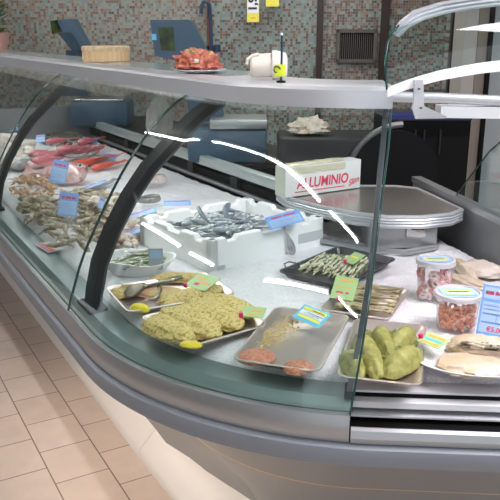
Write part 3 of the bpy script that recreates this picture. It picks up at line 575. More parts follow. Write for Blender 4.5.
# white oval plate with fillets
pp = at(482, 362, .885); ang = -YAW
ov = thing('oval_plate', 'white oval plate of fish fillets at the right end of the ice', 'plate', (pp.x, pp.y, ZI), ang)
b = MB(); b.lathe([(.0001, 0), (.10, 0), (.12, .004), (.157, .018), (.16, .022), (.157, .023), (.12, .010), (.0001, .006)], 48, sx=1, sy=.66); b.build('dish', M['traywhite'], ov)
food('white_fillet', 'fillet', 'large pale fillet with yellow edge on the oval plate', 'fish fillet', (438, 366), (508, 372), .11, .018, ZI+.011, 61, amp=.1)
food('white_fillet', 'fillet', 'pale fillet with a strip of dark skin at the back of the oval plate', 'fish fillet', (448, 350), (515, 356), .09, .030, ZI+.011, 62, amp=.1)
food('skin_strip', 'filletskin', 'strip of spotted dark fish skin lying on the plate fillets', 'fish skin', (462, 346), (506, 351), .022, .010, ZI+.038, 63, amp=.3)
for a, c, wd, th, sd, m, lb in [((450, 280), (486, 291), .06, .022, 64, 'fillet', 'long narrow pale fillet behind the shrimp tub'), ((456, 264), (475, 286), .05, .026, 65, 'fillet', 'small upright pale fillet between squid tub and large fillet'), ((460, 270), (506, 279), .13, .034, 66, 'filletpink', 'large pale pink fillet at the back right of the ice'), ((446, 290), (478, 300), .07, .018, 67, 'filletpink', 'pale fillet lying directly beside the squid tub')]:
    food('white_fillet', m, lb, 'fish fillet', a, c, wd, th, .874, sd, amp=.12, taper=.3)
# tubs
def arc_mesh(r, tr, span, n=14, m=8):
    b = MB(); b.tube([(r*math.cos(span*k/(n-1)), r*math.sin(span*k/(n-1)), 0) for k in range(n)], [tr*(1-.45*k/(n-1)) for k in range(n)], m); return b
ringmesh = MB().grid([[Vector(((.010+.0035*math.cos(q))*math.cos(p_), (.010+.0035*math.cos(q))*math.sin(p_), .0045*math.sin(q))) for q in [2*PI*j/8 for j in range(8)]] for p_ in [2*PI*i/16 for i in range(17)]], True)
def tub(label, foot, r, h, contents):
    p = at(*foot, .872); d = Vector((p.x, p.y, 0)).normalized(); p = p+d*r
    t = thing('plastic_tub', label, 'tub', (p.x, p.y, .872), -YAW)
    b = MB(); b.grid([[Vector((rr*math.cos(q*2*PI/40), rr*math.sin(q*2*PI/40), z)) for q in range(40)] for rr, z in [(.0001, 0), (r*.86, 0), (r*.88, .004), (r, h*.9), (r-.0015, h*.9), (r*.88-.0015, .005), (.0001, .003)]], True); b.build('cup', M['tub'], t)
    b = MB(); b.lathe([(r+.002, h*.87), (r+.0045, h*.875), (r+.0045, h*.985), (r+.002, h), (r-.004, h), (r-.006, h-.004), (.0001, h-.004), (.0001, h*.93), (r-.002, h*.92)], 40); lid = b.build('lid', M['lid'], t)
    b = MB(); b.box((0, -.002, h-.0025), (r*1.62, r*1.15, .0012)); lb = b.build('label', M['cardlb'], lid, False)
    for mm, y0, hh, w in (('yellow', .0055, .25, 1.3), ('red' if contents == 'ring' else 'pink', .003, .10, .9), ('cyan', -.024, .14, 1.45), ('yellow', -.017, .14, 1.2)):
        q = MB(); q.box((0, y0, h-.0016), (r*w, r*hh, .0008)); q.build('printed_band', M[mm], lb, False)
    inner = r*.86
    if contents == 'shrimp':
        pro = arc_mesh(.009, .0045, 4.4).build('cooked_shrimp', M['prawn'], None); tag(pro, 'small orange cooked shrimp inside the clear tub', 'shrimp', 'shrimps in the front tub'); n, protos = 120, [pro]
    else:
        a_ = ringmesh.build('squid_ring', M['ring'], None); tag(a_, 'pale pink squid ring inside the taller tub', 'squid ring', 'squid rings in the rear tub')
        c_ = arc_mesh(.016, .0055, 3.2).build('octopus_piece', M['octo'], None); tag(c_, 'reddish tentacle piece inside the taller tub', 'octopus piece', 'tentacle pieces in the rear tub'); n, protos = 90, [a_, a_, a_, c_]
    first = set()
    for i in range(n):
        a = random.random()*2*PI if i % 4 == 0 else 1.5*PI-YAW+random.uniform(-2.1, 2.1); rr = inner*(.96 if i % 4 else random.random()**.5*.8); z = .012+(h*.87-.034)*random.random()
        rr = min(rr, inner*(.93+.07*z/h))-.006
        src = protos[i % len(protos)]; loc = (p.x+rr*math.cos(a), p.y+rr*math.sin(a), .872+z); rot = (PI/2+random.uniform(-.6, .6), random.uniform(-.5, .5), a+PI/2+random.uniform(-.5, .5))
        if src.name not in first: first.add(src.name); src.location = loc; src.rotation_euler = rot
        else: dup(src, loc, rot)
    return t
tub('clear tub of pale squid rings and red tentacles standing further back on the ice', (432.5, 304), .051, .120, 'ring')
tub('clear tub of small orange shrimps standing in front of the blue price card', (455, 336), .056, .100, 'shrimp')
# foam box
A, Bp, Cp = Vector((.975, 1.985, 0)), Vector((1.475, 2.075, 0)), Vector((1.0, 2.41, 0))
ex = (Bp-A).normalized(); ey = Vector((-ex.y, ex.x, 0)); bw, bd, bh, wt = .50, .43, .108, .026
fo = thing('foam_box', 'white polystyrene box of sardines standing on the crushed ice', 'box', (A+ex*bw/2+ey*bd/2)+Vector((0, 0, .866)), math.atan2(ex.y, ex.x))
def wallseg(b, x0, y0, x1, y1, ins, nseg, notch):
    d = Vector((x1-x0, y1-y0, 0)); l = d.length; d.normalize(); nrm = Vector(ins)*wt; rows = []
    for i in range(nseg+1):
        t = i/nseg; q = Vector((x0, y0, 0))+d*l*t; z = bh-(.014 if notch(t) else 0); rows.append([q, q+nrm, q+nrm+Vector((0, 0, z-.004)), q+nrm*.85+Vector((0, 0, z)), q+nrm*.15+Vector((0, 0, z)), q+Vector((0, 0, z-.004))])
    b.grid(rows, True, True)
b = MB(); hw, hd = bw/2, bd/2
nt_ = lambda t: .12 < t < .22 or .42 < t < .60 or .78 < t < .88
wallseg(b, -hw, -hd, hw, -hd, (0, 1, 0), 50, nt_); wallseg(b, hw, hd, -hw, hd, (0, -1, 0), 50, nt_); wallseg(b, -hw, hd, -hw, -hd, (1, 0, 0), 40, nt_); wallseg(b, hw, -hd, hw, hd, (-1, 0, 0), 40, nt_)
b.box((0, 0, .012), (bw-.002, bd-.002, .024)); b.build('box_shell', M['foam'], fo, sharp=25)
b = MB(); b.box((-.21, -hd-.0004, .010), (.03, .002, .018)); b.box((.19, -hd-.0004, .045), (.12, .002, .035), bev=.0006); b.build('recess_shade', mat('foam_shade_grey', (.55, .56, .57), .7), fo, False)  # recesses only as grey patches on the flat wall, their shade in the colour
def wbox(x, y, z): return fo.location+Matrix.Rotation(fo.rotation_euler.z, 3, 'Z') @ Vector((x, y, z))
fi = lump(bw-2*wt-.01, bd-2*wt-.01, .034, 71, n=40, m=20, amp=.06, fr=5, p=6).build('box_ice', M['ice'], None); fi.location = wbox(0, 0, .0245); fi.rotation_euler = (0, 0, fo.rotation_euler.z); tag(fi, 'crushed ice under the sardines inside the white foam box', 'ice'); fi['kind'] = 'stuff'
sd0 = None
for i in range(100):
    bnd = random.uniform(-.012, .012)
    if i < 3:
        q = fish_body(.105, .022, .015, [.0, .010, -.008][i], 10, 14); q = q.build('sardine', M['sard'], None); tag(q, 'silver sardine piled in the white foam box', 'fish', 'sardines in the foam box'); sd0 = (sd0 or [])+[q]
    t_ = i/100; x, y = random.uniform(-.16, .11), random.uniform(-.13, .13); z = .060+.030*t_+.012*(1-((x+.02)/.2)**2)
    loc = wbox(x, y, z); rot = (random.uniform(-.35, .35), random.uniform(-.18, .18), random.choice([.5, .2, PI+.4, 2.4, -.4])+random.uniform(-.35, .35))
    if i < 3: sd0[i].location = loc; sd0[i].rotation_euler = rot
    else: dup(sd0[i % 3], loc, rot, sc=random.uniform(.85, 1.12))
# two curled ones standing out of the box, one hanging fish at the front edge
for i, (x, y, rz, ry) in enumerate([(-.09, .02, 2.1, -.75), (.0, .0, 1.2, -.7)]):
    q = fish_body(.115, .028, .016, .02).build('sardine', M['sard'], None); q.location = wbox(x, y, .112); q.rotation_euler = (.2, ry, rz); tag(q, ['curled silver sardine arching up on the left of the box pile', 'curled silver sardine arching up in the middle of the box pile'][i], 'fish')
q = fish_body(.115, .03, .014, .004).build('sardine', M['silver'], None); q.location = at(281, 245, .935); q.rotation_euler = (PI/2+.2, 1.25, -YAW+.1); q.rotation_mode = 'XYZ'; tag(q, 'silver fish hanging outside the front wall of the foam box', 'fish')
q.location = wbox(.07, -hd-.012, .055)
# foam bowl with small green fish
bp_ = (at(105, 266, .885)+at(165, 262, .885))/2; bc = at(138, 267, .885)
fbw = thing('foam_bowl', 'white foam bowl of small green fish near the second black post', 'bowl', (bc.x, bc.y, .868), -YAW)
b = MB(); n = 48; rows = []
for rr, z in [(.0001, 0), (.068, 0), (.082, .006), (.108, .044), (.112, .05), (.106, .05), (.078, .012), (.0001, .008)]:
    rows.append([Vector((rr*(1+.05*math.cos(4*a)*(z > .03))*1.05*math.cos(a), rr*(1+.05*math.cos(4*a)*(z > .03))*.86*math.sin(a), z+(.006*math.sin(3*a+1) if z > .03 else 0))) for a in (2*PI*j/n for j in range(n))])
b.grid(rows, True); b.build('bowl_shell', M['foam'], fbw)
gf = []
for i in range(48):
    a, rr = random.random()*2*PI, random.random()**.5*.056; loc = Vector((bc.x+rr*math.cos(a)*1.3, bc.y+rr*math.sin(a), .868+.026+.020*random.random()+.014*(1-rr/.06))); rot = (random.uniform(-.4, .4), random.uniform(-.2, .2), random.gauss(.2, .6)-YAW)
    if i < 2: q = fish_body(.085, .017, .012, [.006, -.01][i], 10, 12).build('small_fish', M['greenfish'], None); tag(q, 'small greenish fish in the white foam bowl', 'fish', 'small fish in the foam bowl'); q.location = loc; q.rotation_euler = rot; gf.append(q)
    else: dup(gf[i % 2], loc, rot, sc=random.uniform(.85, 1.15))
# ------------------------------------------------------------------ heaps and whole fish on the left
def heap(protos, n, pix, z, hz, rnd=(.5, .5), sc=(.8, 1.2), rz=None):
    """scatter copies of protos over an image-free ellipse given by centre and two axis ends on the ice"""
    c, a, d = (at(*q, z) for q in pix); ax, ay = a-c, d-c
    for i in range(n):
        th, r = random.random()*2*PI, math.sqrt(random.random())
        p = c+ax*r*math.cos(th)+ay*r*math.sin(th); p.z = z+hz*(1-r*r)*random.uniform(.2, 1)
        rot = (random.gauss(0, rnd[0]), random.gauss(0, rnd[1]), random.random()*2*PI if rz is None else random.gauss(*rz)); k = i % len(protos)
        if i < len(protos): protos[k].location = p; protos[k].rotation_euler = rot
        else: dup(protos[k], p, rot, sc=random.uniform(*sc))
def squid_mesh(L, r, s):
    b = MB(); b.tube([(L*.5, 0, r), (L*.42, 0, r), (L*.2, .004, r), (0, 0, r*.95), (-L*.1, 0, r*.7)], [r*.12, r*.5, r*.95, r, r*.7], 12)
    b.tube([(-L*.09, 0, r*.7), (-L*.18, 0, r*.8), (-L*.24, 0, r*.7)], [r*.6, r*.75, r*.45], 10)
    for k in range(6):
        a = (k-2.5)*.28; pts = [Vector((-L*.22, math.sin(a)*r*.5, r*.6))]
        for q in range(1, 6): pts.append(Vector((-L*.22-L*.055*q*math.cos(a), math.sin(a)*(r*.5+L*.05*q)+.006*math.sin(q*1.7+k+s), max(.003, r*.6-.004*q+.004*math.sin(q+k)))))
        b.tube(pts, [r*.22, r*.2, r*.17, r*.14, r*.1, r*.05], 7)
    return b
def shell(L, s): return lump(L, L*.74, L*.24, s, n=18, m=10, amp=.04, taper=.25, flat=.8, p=2)
def prawn_mesh():
    b = arc_mesh(.022, .0085, 2.8, 16, 10)
    for k in range(3): b.tube([(.022, .0, .002), (.026, -.015, .004+k*.002), (.02+k*.006, -.045, .006)], [.0012, .0009, .0004], 5)
    b.lathe([(.0001, 0), (.006, .001), (.0001, .003)], 8, (-.024, .006, 0)); return b
def protos(nm, mk, m, lab, cat, grp, k=2):
    out = []
    for i in range(k): o = mk(i).build(nm, M[m] if isinstance(m, str) else M[m[i % len(m)]], None); tag(o, lab, cat, grp); out.append(o)
    return out
heap(protos('raw_prawn', lambda i: prawn_mesh(), 'rawshrimp', 'orange brown prawn in the heap beside the far black post', 'prawn', 'prawns in the far heap'), 48, [(33, 188), (55, 190), (30, 177)], .878, .04)
heap(protos('small_squid', lambda i: squid_mesh(.10, .0095, i), ['squid', 'squid2'], 'brown small squid in the heap left of the near black post', 'squid', 'small squid near the glass', 4), 120, [(82, 216), (104, 196), (63, 199)], .876, .05, (.35, .3))
heap(protos('baby_octopus', lambda i: squid_mesh(.075, .013, i+5), ['squid', 'squid2'], 'small brown octopus in the heap near the sill, below the blue card', 'octopus', 'octopuses by the sill', 2), 46, [(40, 211), (58, 216), (44, 200)], .876, .03, (.35, .3))
heap(protos('clam', lambda i: shell(.045, i), ['clam', 'clamd', 'clam'], 'ridged pinkish brown clam in the heap left of the foam box', 'clam', 'clams beside the foam box', 3), 70, [(147, 228), (172, 214), (128, 224)], .874, .03)
heap(protos('dark_clam', lambda i: shell(.05, i+9), ['mussel'], 'dark shellfish in the far heap behind the pink fish', 'shellfish', 'dark shellfish at the back', 2), 70, [(62, 141), (85, 141), (60, 135)], .874, .05)
heap(protos('cuttlefish', lambda i: squid_mesh(.16, .03, i+3), ['cuttle'], 'pale cuttlefish in the wide heap at the far left of the ice', 'cuttlefish', 'pale cuttlefish at far left', 2), 34, [(10, 152), (32, 150), (6, 138)], .872, .04, (.3, .2))
heap(protos('cuttlefish', lambda i: squid_mesh(.12, .026, i+13), ['cuttle'], 'pale cuttlefish in the small heap at the back of the ice', 'cuttlefish', 'pale cuttlefish at the back', 2), 14, [(47, 131), (60, 131), (45, 127)], .872, .04, (.3, .2))
heap(protos('grey_fish', lambda i: fish_body(.17, .04, .03, .01*(i-.5)), ['greyfish', 'silver'], 'small grey fish in the heap behind the orange fish', 'fish', 'small grey fish', 2), 18, [(84, 163), (98, 160), (78, 158)], .882, .03, (.3, .1), rz=(.1, .4))
heap(protos('clam', lambda i: shell(.04, i+21), ['clam', 'clamd'], 'small clam in the strip of shellfish behind the white foam bowl', 'clam', 'clams behind the foam bowl', 2), 34, [(118, 242), (140, 243), (117, 236)], .874, .02)
heap(protos('squid_tube', lambda i: squid_mesh(.10, .014, i+30), ['squid2', 'cuttle'], 'beige squid in the loose row between blue cards and near black post', 'squid', 'squid beside the blue cards', 2), 30, [(103, 205), (120, 196), (92, 200)], .872, .03, (.3, .2))
heap(protos('flat_fish', lambda i: fish_body(.16, .06, .018, .0), ['palefish', 'cuttle'], 'pale flat fish in the row between near black post and clams', 'fish', 'flat fish by the post', 2), 9, [(112, 226), (126, 218), (106, 217)], .874, .015, (.2, .1), rz=(.3, .3))
def wfish(nm, lab, m, nose, tl, H, Wd, z=.872, grp=None, bend=0, tilt=0):
    a, c = at(*nose, z), at(*tl, z); d = a-c; mid = (a+c)/2
    return make_fish(nm, lab, 'fish', M[m], d.length, H, Wd, (mid.x, mid.y, z), math.atan2(d.y, d.x), bend, grp, tilt)
f1 = wfish('red_mullet', 'pink red mullet in the jumbled row on the far ice', 'pinkfish', (34, 160), (66, 154), .075, .045, grp='pink mullets on the far ice')
for i, (ns, tl) in enumerate([((28, 158), (58, 149)), ((44, 163), (76, 155)), ((52, 158), (84, 149)), ((58, 163), (92, 153)), ((62, 153), (94, 145)), ((70, 158), (104, 148)), ((76, 150), (106, 142)), ((46, 152), (78, 145)), ((84, 154), (108, 146)), ((36, 166), (62, 160))]):
    a, c = at(*ns, .89), at(*tl, .89); mid = (a+c)/2
    dup(f1, (mid.x, mid.y, .874+.016*(i % 4)), (random.uniform(-.35, .35), random.uniform(-.08, .08), math.atan2((a-c).y, (a-c).x)+random.uniform(-.15, .15)), sc=random.uniform(.9, 1.15))
wfish('snapper', 'large pinkish snapper with a pale blunt head beside the blue card', 'snap', (89, 180), (24, 178), .17, .085, z=.888, tilt=.5)
wfish('gurnard', 'long bright orange red fish pointing to the back of the ice', 'redfish', (66, 172), (124, 158), .075, .05, z=.888, tilt=.5)
wfish('gurnard', 'second orange red fish lying in front of the brighter one', 'redfish', (92, 172), (128, 163), .06, .04, z=.874)
wfish('sea_bass', 'dark grey fish lying alone just right of the near black post', 'greyfish', (160, 201), (121, 206), .05, .04, z=.888, tilt=.5)
wfish('sea_bream', 'silver pink fish lying alone on bare ice right of the near post', 'palefish', (165, 181), (132, 187), .075, .04, z=.888, tilt=.5)
wfish('pale_fish', 'pale silver fish between the far black post and the prawns', 'silver', (16, 172), (44, 162), .09, .06)
wfish('pale_fish', 'silver fish partly covered by the prawn heap', 'palefish', (24, 170), (62, 166), .09, .05)
wfish('pale_fish', 'white fish with grey back beside the blue card on edge', 'silver', (72, 198), (118, 181), .06, .03)
# ------------------------------------------------------------------ cards
def bcard(label, LL, LR, UR, UL, z0, lean=.03, group=None):
    # foot of the card at height z0 on the fish, its top leaning back by 'lean'
    a, c = at(*LL, z0), at(*LR, z0); hd = ((a+c)/2).dot(FWD); P = [W(*LL, hd-.004), W(*LR, hd+.004), W(*UR, hd+lean+.004), W(*UL, hd+lean-.004)]
    lines = [(.08, .12+.1*k, .92 if k % 2 else .7, .15+.1*k) for k in range(5)]
    return card('price_card', label, 'price card', *P, M['blue'], [('pale_field', M['cardlb'], [(.05, .08, .95, .66)]), ('printed_lines', M['blue'], [(a, b_, c, d) for a, b_, c, d in lines]), ('header', M['red'], [(.12, .74, .3, .84), (.34, .74, .62, .84), (.66, .74, .86, .84)])], group=group)
bcard('blue price card standing over the squid heap left of the near black post', (56, 215), (75, 217), (80, 194), (61, 192), .925, .04)
bcard('blue price card covering the middle of the pink snapper', (46, 180), (60, 184), (74, 163), (57, 160), .955, .06)
bcard('narrow blue price card on edge between snapper and squid', (76, 193), (102, 184), (110, 178), (84, 187), .90, .04)
bcard('blue price card lying behind the orange red fish', (97, 160), (112, 161), (121, 154), (105, 153), .89, .10)
bcard('small blue price card at the back beside the dark shellfish', (81, 145), (96, 145), (99, 139), (84, 139), .90, .06)
bcard('pale blue price card tilted between cuttlefish and dark shellfish', (33, 143), (42, 142), (48, 134), (39, 135), .92, .05)
bcard('blue price card at the far left in front of the grey end', (4, 134), (14, 130), (22, 126), (12, 127), .93, .04)
bcard('long blue price card lying left of the clams, nearest the black post', (111, 243), (146, 230), (147, 224), (114, 236), .895, .03)
bcard('long blue price card lying just below the dark grey fish', (125, 222), (156, 212), (156, 206), (128, 215), .89, .03)
bcard('blue price card lying between dark grey fish and foam box corner', (163, 206), (191, 205), (190, 200), (164, 201), .90, .03)
bcard('blue price card at the foot of the near black post', (96, 207), (101, 209), (107, 199), (102, 197), .93, .03)
P = [wbox(.06, -.03, .115), wbox(.19, -.03, .125), wbox(.21, .07, .165), wbox(.08, .09, .16)]
card('price_card', 'blue price card standing in the sardine box', 'price card', *[at(271, 228, .985), at(304, 223, .985), at(299, 207, 1.03), at(264, 220, 1.01)], M['blue'], [('pale_field', M['cardlb'], [(.05, .08, .95, .66)]), ('printed_lines', M['blue'], [(.08, .15, .9, .2), (.08, .3, .7, .35), (.08, .45, .9, .5)]), ('header', M['red'], [(.15, .74, .45, .84), (.5, .74, .85, .84)])])
card('price_card', 'grey blue card leaning in the foam bowl', 'price card', at(142, 272, .895), at(160, 268, .895), at(166, 250, .96), at(155, 247, .96), mat('grey_card', (.42, .46, .50), .4), [('pale_field', M['cardlb'], [(.1, .55, .9, .9)])])
# the big card on the right
bp1 = [at(476, 336, .89), at(512, 343, .89), at(517, 289, 1.01), at(483, 284, 1.01)]
bcd = card('price_card', 'large blue price card with red price standing behind the oval plate', 'price card', *bp1, M['blue'], [('pale_field', M['cardlb'], [(.06, .10, .94, .68), (.06, .74, .94, .96)]), ('printed_lines', M['blue'], [(.1, .60, .8, .62), (.1, .53, .9, .55), (.1, .44, .9, .47), (.5, .3, .53, .44), (.1, .28, .9, .31)]), ('header', M['red'], [(.1, .82, .34, .89), (.38, .82, .5, .89), (.53, .82, .82, .89)])], texts=[('€5,00', M['red'], .52, .17, .13)])
b = MB(); b.box((0, 0, 0), (.02, .012, .03), bev=.002); b.build('card_foot', M['white'], bcd, loc=(.0, -.066, 0))
# small tags on food
def gtag(label, LL, LR, UR, UL, z0, z1, base, stripes, clip):
    return card('price_tag', label, 'price tag', at(*LL, z0), at(*LR, z0), at(*UR, z1), at(*UL, z1), M[base], stripes, clip=clip)
gtag('green price tag with pink clip at the back of the long fillet tray', (186, 287), (208, 291), (218, 279), (198, 271), .905, .925, 'green', [('printed_lines', M['orange'], [(.15, .6, .55, .75), (.35, .35, .9, .5)]), ('printed_mark', M['red'], [(.3, .2, .5, .35)])], (.1, -.02))
gtag('green price tag with pink clip at the right of the heaped square tray', (238, 316), (262, 318), (268, 308), (246, 306), .915, .925, 'green', [('printed_lines', M['orange'], [(.45, .5, .9, .7), (.3, .2, .7, .35)])], (.06, .0))
gtag('blue and yellow price tag at the back of the patty tray', (291, 317), (317, 327), (333, 316), (306, 304), .9, .925, 'cyan', [('yellow_field', M['yellow'], [(.08, .72, .92, .9), (.08, .2, .92, .36)]), ('white_field', M['cardw'], [(.08, .40, .92, .68)]), ('printed_lines', M['red'], [(.4, .76, .85, .84)]), ('printed_mark', M['ink'], [(.2, .46, .8, .52), (.3, .56, .9, .62)])], None)
gtag('upright green price tag with pink clip in front of the black tray', (330, 298), (354, 301), (358, 279), (336, 275), .905, .955, 'green', [('printed_lines', M['orange'], [(.2, .78, .85, .86), (.15, .5, .8, .54)]), ('printed_mark', M['red'], [(.2, .25, .5, .33), (.6, .25, .75, .33)])], (.4, -.04))
gtag('green price tag with red clip lying in the black tray', (341, 261), (352, 264), (367, 256), (356, 252), .91, .93, 'green', [('printed_lines', M['yellow'], [(.2, .5, .8, .65)])], (.3, .0))
gtag('striped price tag with pink clip between green rolls and oval plate', (418, 342), (437, 348), (452, 341), (428, 331), .92, .93, 'green', [('printed_lines', M['orange'], [(.1, .7, .9, .85), (.1, .1, .9, .25)]), ('printed_mark', M['cyan'], [(.1, .4, .9, .55)])], (.0, .35))
P0 = [at(32, 243, .852), at(46, 251, .852), at(66, 251, .856), at(52, 243, .856)]
card('price_card', 'small red and white card lying on the front sill', 'price card', P0[0], P0[1], P0[2], P0[3], M['cardw'], [('red_field', M['red'], [(.05, .06, .95, .4)]), ('orange_field', M['orange'], [(.05, .42, .95, .6)]), ('pale_field', M['cardlb'], [(.1, .15, .85, .3)])])
# tongs on tray 1
tz = .903
tg = thing('serving_tongs', 'dark metal serving tongs lying on the long fillet tray', 'tongs', at(152, 286, tz)); to = tg.location.copy()
b = MB(); b.tube([at(181, 277, tz+.012), at(170, 280, tz+.010), at(158, 283, tz+.008), at(146, 286, tz+.004)], [.014, .015, .010, .009], 10, flat=.35); b.build('arm', M['tong'], tg, True, world=to)
b = MB(); b.tube([at(158, 283, tz+.002), at(160, 291, tz), at(155, 298, tz-.003), at(144, 300, tz-.004)], [.006, .006, .006, .004], 10, flat=.4); b.build('arm', M['tong'], tg, True, world=to)
b = MB(); b.tube([at(148, 286, tz+.004), at(143, 286, tz+.003), at(136, 288, tz), at(131, 293, tz-.003), at(129, 297, tz-.005)], [.012, .023, .029, .023, .008], 14, flat=.3); b.build('spoon_head', M['tong'], tg, True, world=to)
b = MB()
for u, v in ((144, 283), (173, 279)):
    q = at(u, v, tz+.016); b.lathe([(.004, -.004), (.004, .001), (.0001, .002)], 10, q)
b.build('rivet', M['brass'], tg, True, world=to)
# ------------------------------------------------------------------ staff side: scales, worktop, machines
rw = thing('rear_worktop', 'dark staff worktop behind the counter carrying the blue scales', 'worktop', (2.05, 4.6, 0))
b = MB(); b.box((0, -.05, .93), (.56, 2.5, .03), bev=.004); b.build('worktop_slab', M['dark'], rw)
b = MB(); b.box((.02, -.05, .457), (.5, 2.4, .913)); b.build('base_unit', M['black'], rw, False)
s2 = W(228, 152, 3.95)
t = thing('shop_scale', 'blue shop scale with a dark screen beside the copper pipe', 'scale', (s2.x, s2.y, .945), -YAW)
def loc(u, v, d=0): q = W(u, v, 3.95+d)-t.location; return Vector((q.dot(RGT), q.dot(FWD), q.z))
b = MB(); b.box((0, .02, .09), (.42, .30, .18), bev=.02); b.build('body', M['scale'], t)
b = MB(); b.box((.06, .0, .205), (.30, .30, .05), bev=.006); b.build('weighing_plate', M['steeld'], t)
b = MB(); slab(b, [loc(150, 20), loc(177, 20), loc(182, 62), loc(155, 56)], Vector((0, .09, 0))); hd_ = b.build('display_head', M['scale'], t, False)
b = MB(); slab(b, [loc(158, 27, -.004), loc(173, 27, -.004), loc(175, 51, -.004), loc(161, 50, -.004)], Vector((0, .02, 0))); b.build('screen', M['screen'], hd_, False)
b = MB(); slab(b, [loc(151.5, 34, -.003), loc(156, 34, -.003), loc(156.5, 40, -.003), loc(152, 40, -.003)], Vector((0, .02, 0))); b.build('label_strip', M['cyan'], hd_, False)
b = MB(); slab(b, [loc(177, 20), loc(188, 19.5), loc(193, 22), loc(200, 36), loc(211, 62), loc(224, 120), loc(190, 124), loc(182, 62)], Vector((0, .14, 0))); b.build('column', M['scale'], t, False)
s1 = W(100, 108, 5.5)
# the left scale shows its head from the side
t = thing('shop_scale', 'blue shop scale with folded display behind the bamboo steamer', 'scale', (s1.x, s1.y, .945), -YAW)
b = MB(); b.box((.02, 0, .10), (.42, .32, .18), bev=.02); b.build('body', M['scale'], t)
b = MB(); b.box((.02, 0, .197), (.36, .30, .018), bev=.005); b.build('weighing_plate', M['steel'], t)
hb = W(66, 55, 5.5)-t.location
def loc(u, v, d=0): q = W(u, v, 5.5+d)-t.location; return Vector((q.dot(RGT), q.dot(FWD), q.z))
b = MB(); pts = [loc(56, 20), loc(73, 19), loc(90, 51), loc(76, 53)]; slab(b, pts, Vector((0, .16, 0))); hd_ = b.build('display_head', M['scale'], t, False)
b = MB(); pts = [loc(50, 21, -.02), loc(57, 20, -.02), loc(57.5, 32, -.02), loc(52, 34, -.02)]; slab(b, pts, Vector((0, .18, 0))); b.build('screen', M['screen'], hd_, False)
b = MB(); pts = [loc(58, 33, -.02), loc(70, 32, -.02), loc(81, 51, -.02), loc(73, 52, -.02)]; slab(b, pts, Vector((0, .02, 0))); b.build('key_panel', M['scaled'], hd_, False)
b = MB(); pts = [loc(66, 50), loc(78, 52), loc(88, 96), loc(62, 96)]; slab(b, pts, Vector((0, .12, 0))); b.build('column', M['scaled'], t, False)
# dark machine with round guard and a cream heap on it
mp = W(350, 175, 3.50); 
mc = thing('meat_slicer', 'dark machine with a curved grey guard behind the foil box', 'machine', (mp.x, mp.y, .0), -YAW)
b = MB(); b.box((-.07, .10, .565), (.56, .34, 1.13), bev=.02); b.build('housing', M['dark'], mc)
cz = 1.10
b = MB(); b.tube([(.20, -.11, .97), (.20, -.08, .97)], .20, 40, up=Vector((0, 0, 1))); b.build('blade_cover', M['black'], mc)
b = MB(); b.tube([(.24+.27*math.cos(a), -.095, .93+.27*math.sin(a)) for a in [PI*.52+PI*.48*k/24 for k in range(25)]], .015, 8); b.build('guard', mat('guard_grey', (.11, .11, .12), .35, .5), mc)
ch = W(303, 133, 3.2); o = lump(.16, .10, .055, 81, n=30, m=18, amp=.35, fr=5).build('pastry_heap', mat('cream_heap', (.66, .56, .44), .7, col2=(.78, .70, .6), scale=30), None); o.location = (ch.x, ch.y, 1.241); o.rotation_euler = (0, 0, -YAW); tag(o, 'crumpled cream heap on top of the dark machine', 'heap')
o.location = Vector((mp.x, mp.y, 1.132))+RGT*(-.20)+FWD*.05
# pale paper bag and small things seen through the glass
p = W(160, 115, 4.6); pbag = lump(.16, .10, .22, 83, amp=.15).build('paper_bag', mat('pale_paper', (.34, .33, .31), .8), None); p.z = .946; pbag.location = p; tag(pbag, 'pale crumpled paper bag on the staff worktop beside the blue scale', 'bag')
# black cabinet
kc = W(428, 150, 4.1)
cab = thing('black_cabinet', 'tall black cabinet with a blue header strip behind the work shelf', 'cabinet', (kc.x, kc.y, 0), -YAW)
wk = .098*4.1*1.0
b = MB(); b.box((0, .25, .60), (.46, .5, 1.08)); b.build('carcass', M['black'], cab, False)
b = MB(); b.box((0, .24, 1.145), (.46, .5, .012)); b.build('shelf', mat('cab_top', (.03, .03, .035), .3), cab, False)
zt1 = W(428, 119, 4.1).z; zt0 = W(428, 137, 4.1).z
b = MB(); b.box((0, .10, (zt0+zt1)/2), (.46, .2, zt1-zt0)); b.build('grey_front', M['dark'], cab, False)
b = MB(); z1 = W(428, 115, 4.1).z; b.box((0, .08, (zt1+z1)/2), (.46, .2, z1-zt1)); b.build('header', M['bluehead'], cab, False)
for x in (-.08, -.03, .06):
    b = MB(); b.tube([(x, -.012, .95), (x, -.012, 1.09)], .006, 8); b.build('door_handle', M['dark'], cab)
# ------------------------------------------------------------------ room
H0 = 6.4
def wallpanel(name, u0, u1, m, h=H0, z1=3.0, th=.1, org=None):
    a, c = W(u0, 30, h), W(u1, 30, h); o = a.lerp(c, .5); w = (c-a).length
    b = MB(); b.box((0, th/2, z1/2), (w, th, z1)); q = b.build(name, m, None, False); q.location = (o.x, o.y, 0); q.rotation_euler = (0, 0, -YAW); return struct(q)
wallpanel('wall_back_left', -60, 206, M['mosL']); wallpanel('wall_far_left', -720, -60, mat('dark_wall', (.05, .05, .048), .8)); wallpanel('wall_back_center', 206, 317, M['mosC']); wallpanel('wall_back_right', 317, 700, M['mosR'])
wallpanel('trim_1', 317, 323, M['postd'], 6.36, th=.05); wallpanel('trim_2', 381, 389, M['postd'], 6.36, th=.06)
wallpanel('trim_3', 452, 458, M['postd'], 4.9, th=.05); wallpanel('wall_pier', 458, 468, M['mosC'], 4.92, th=.3)
wallpanel('column_1', 465, 478, M['beige'], 4.6, th=.25); wallpanel('column_2', 478.5, 491, M['tan'], 4.7, th=.3); wallpanel('trim_4', 491, 494, M['black'], 4.65, th=.1); wallpanel('wall_right', 493, 760, M['wallw'], 4.8, th=.1)
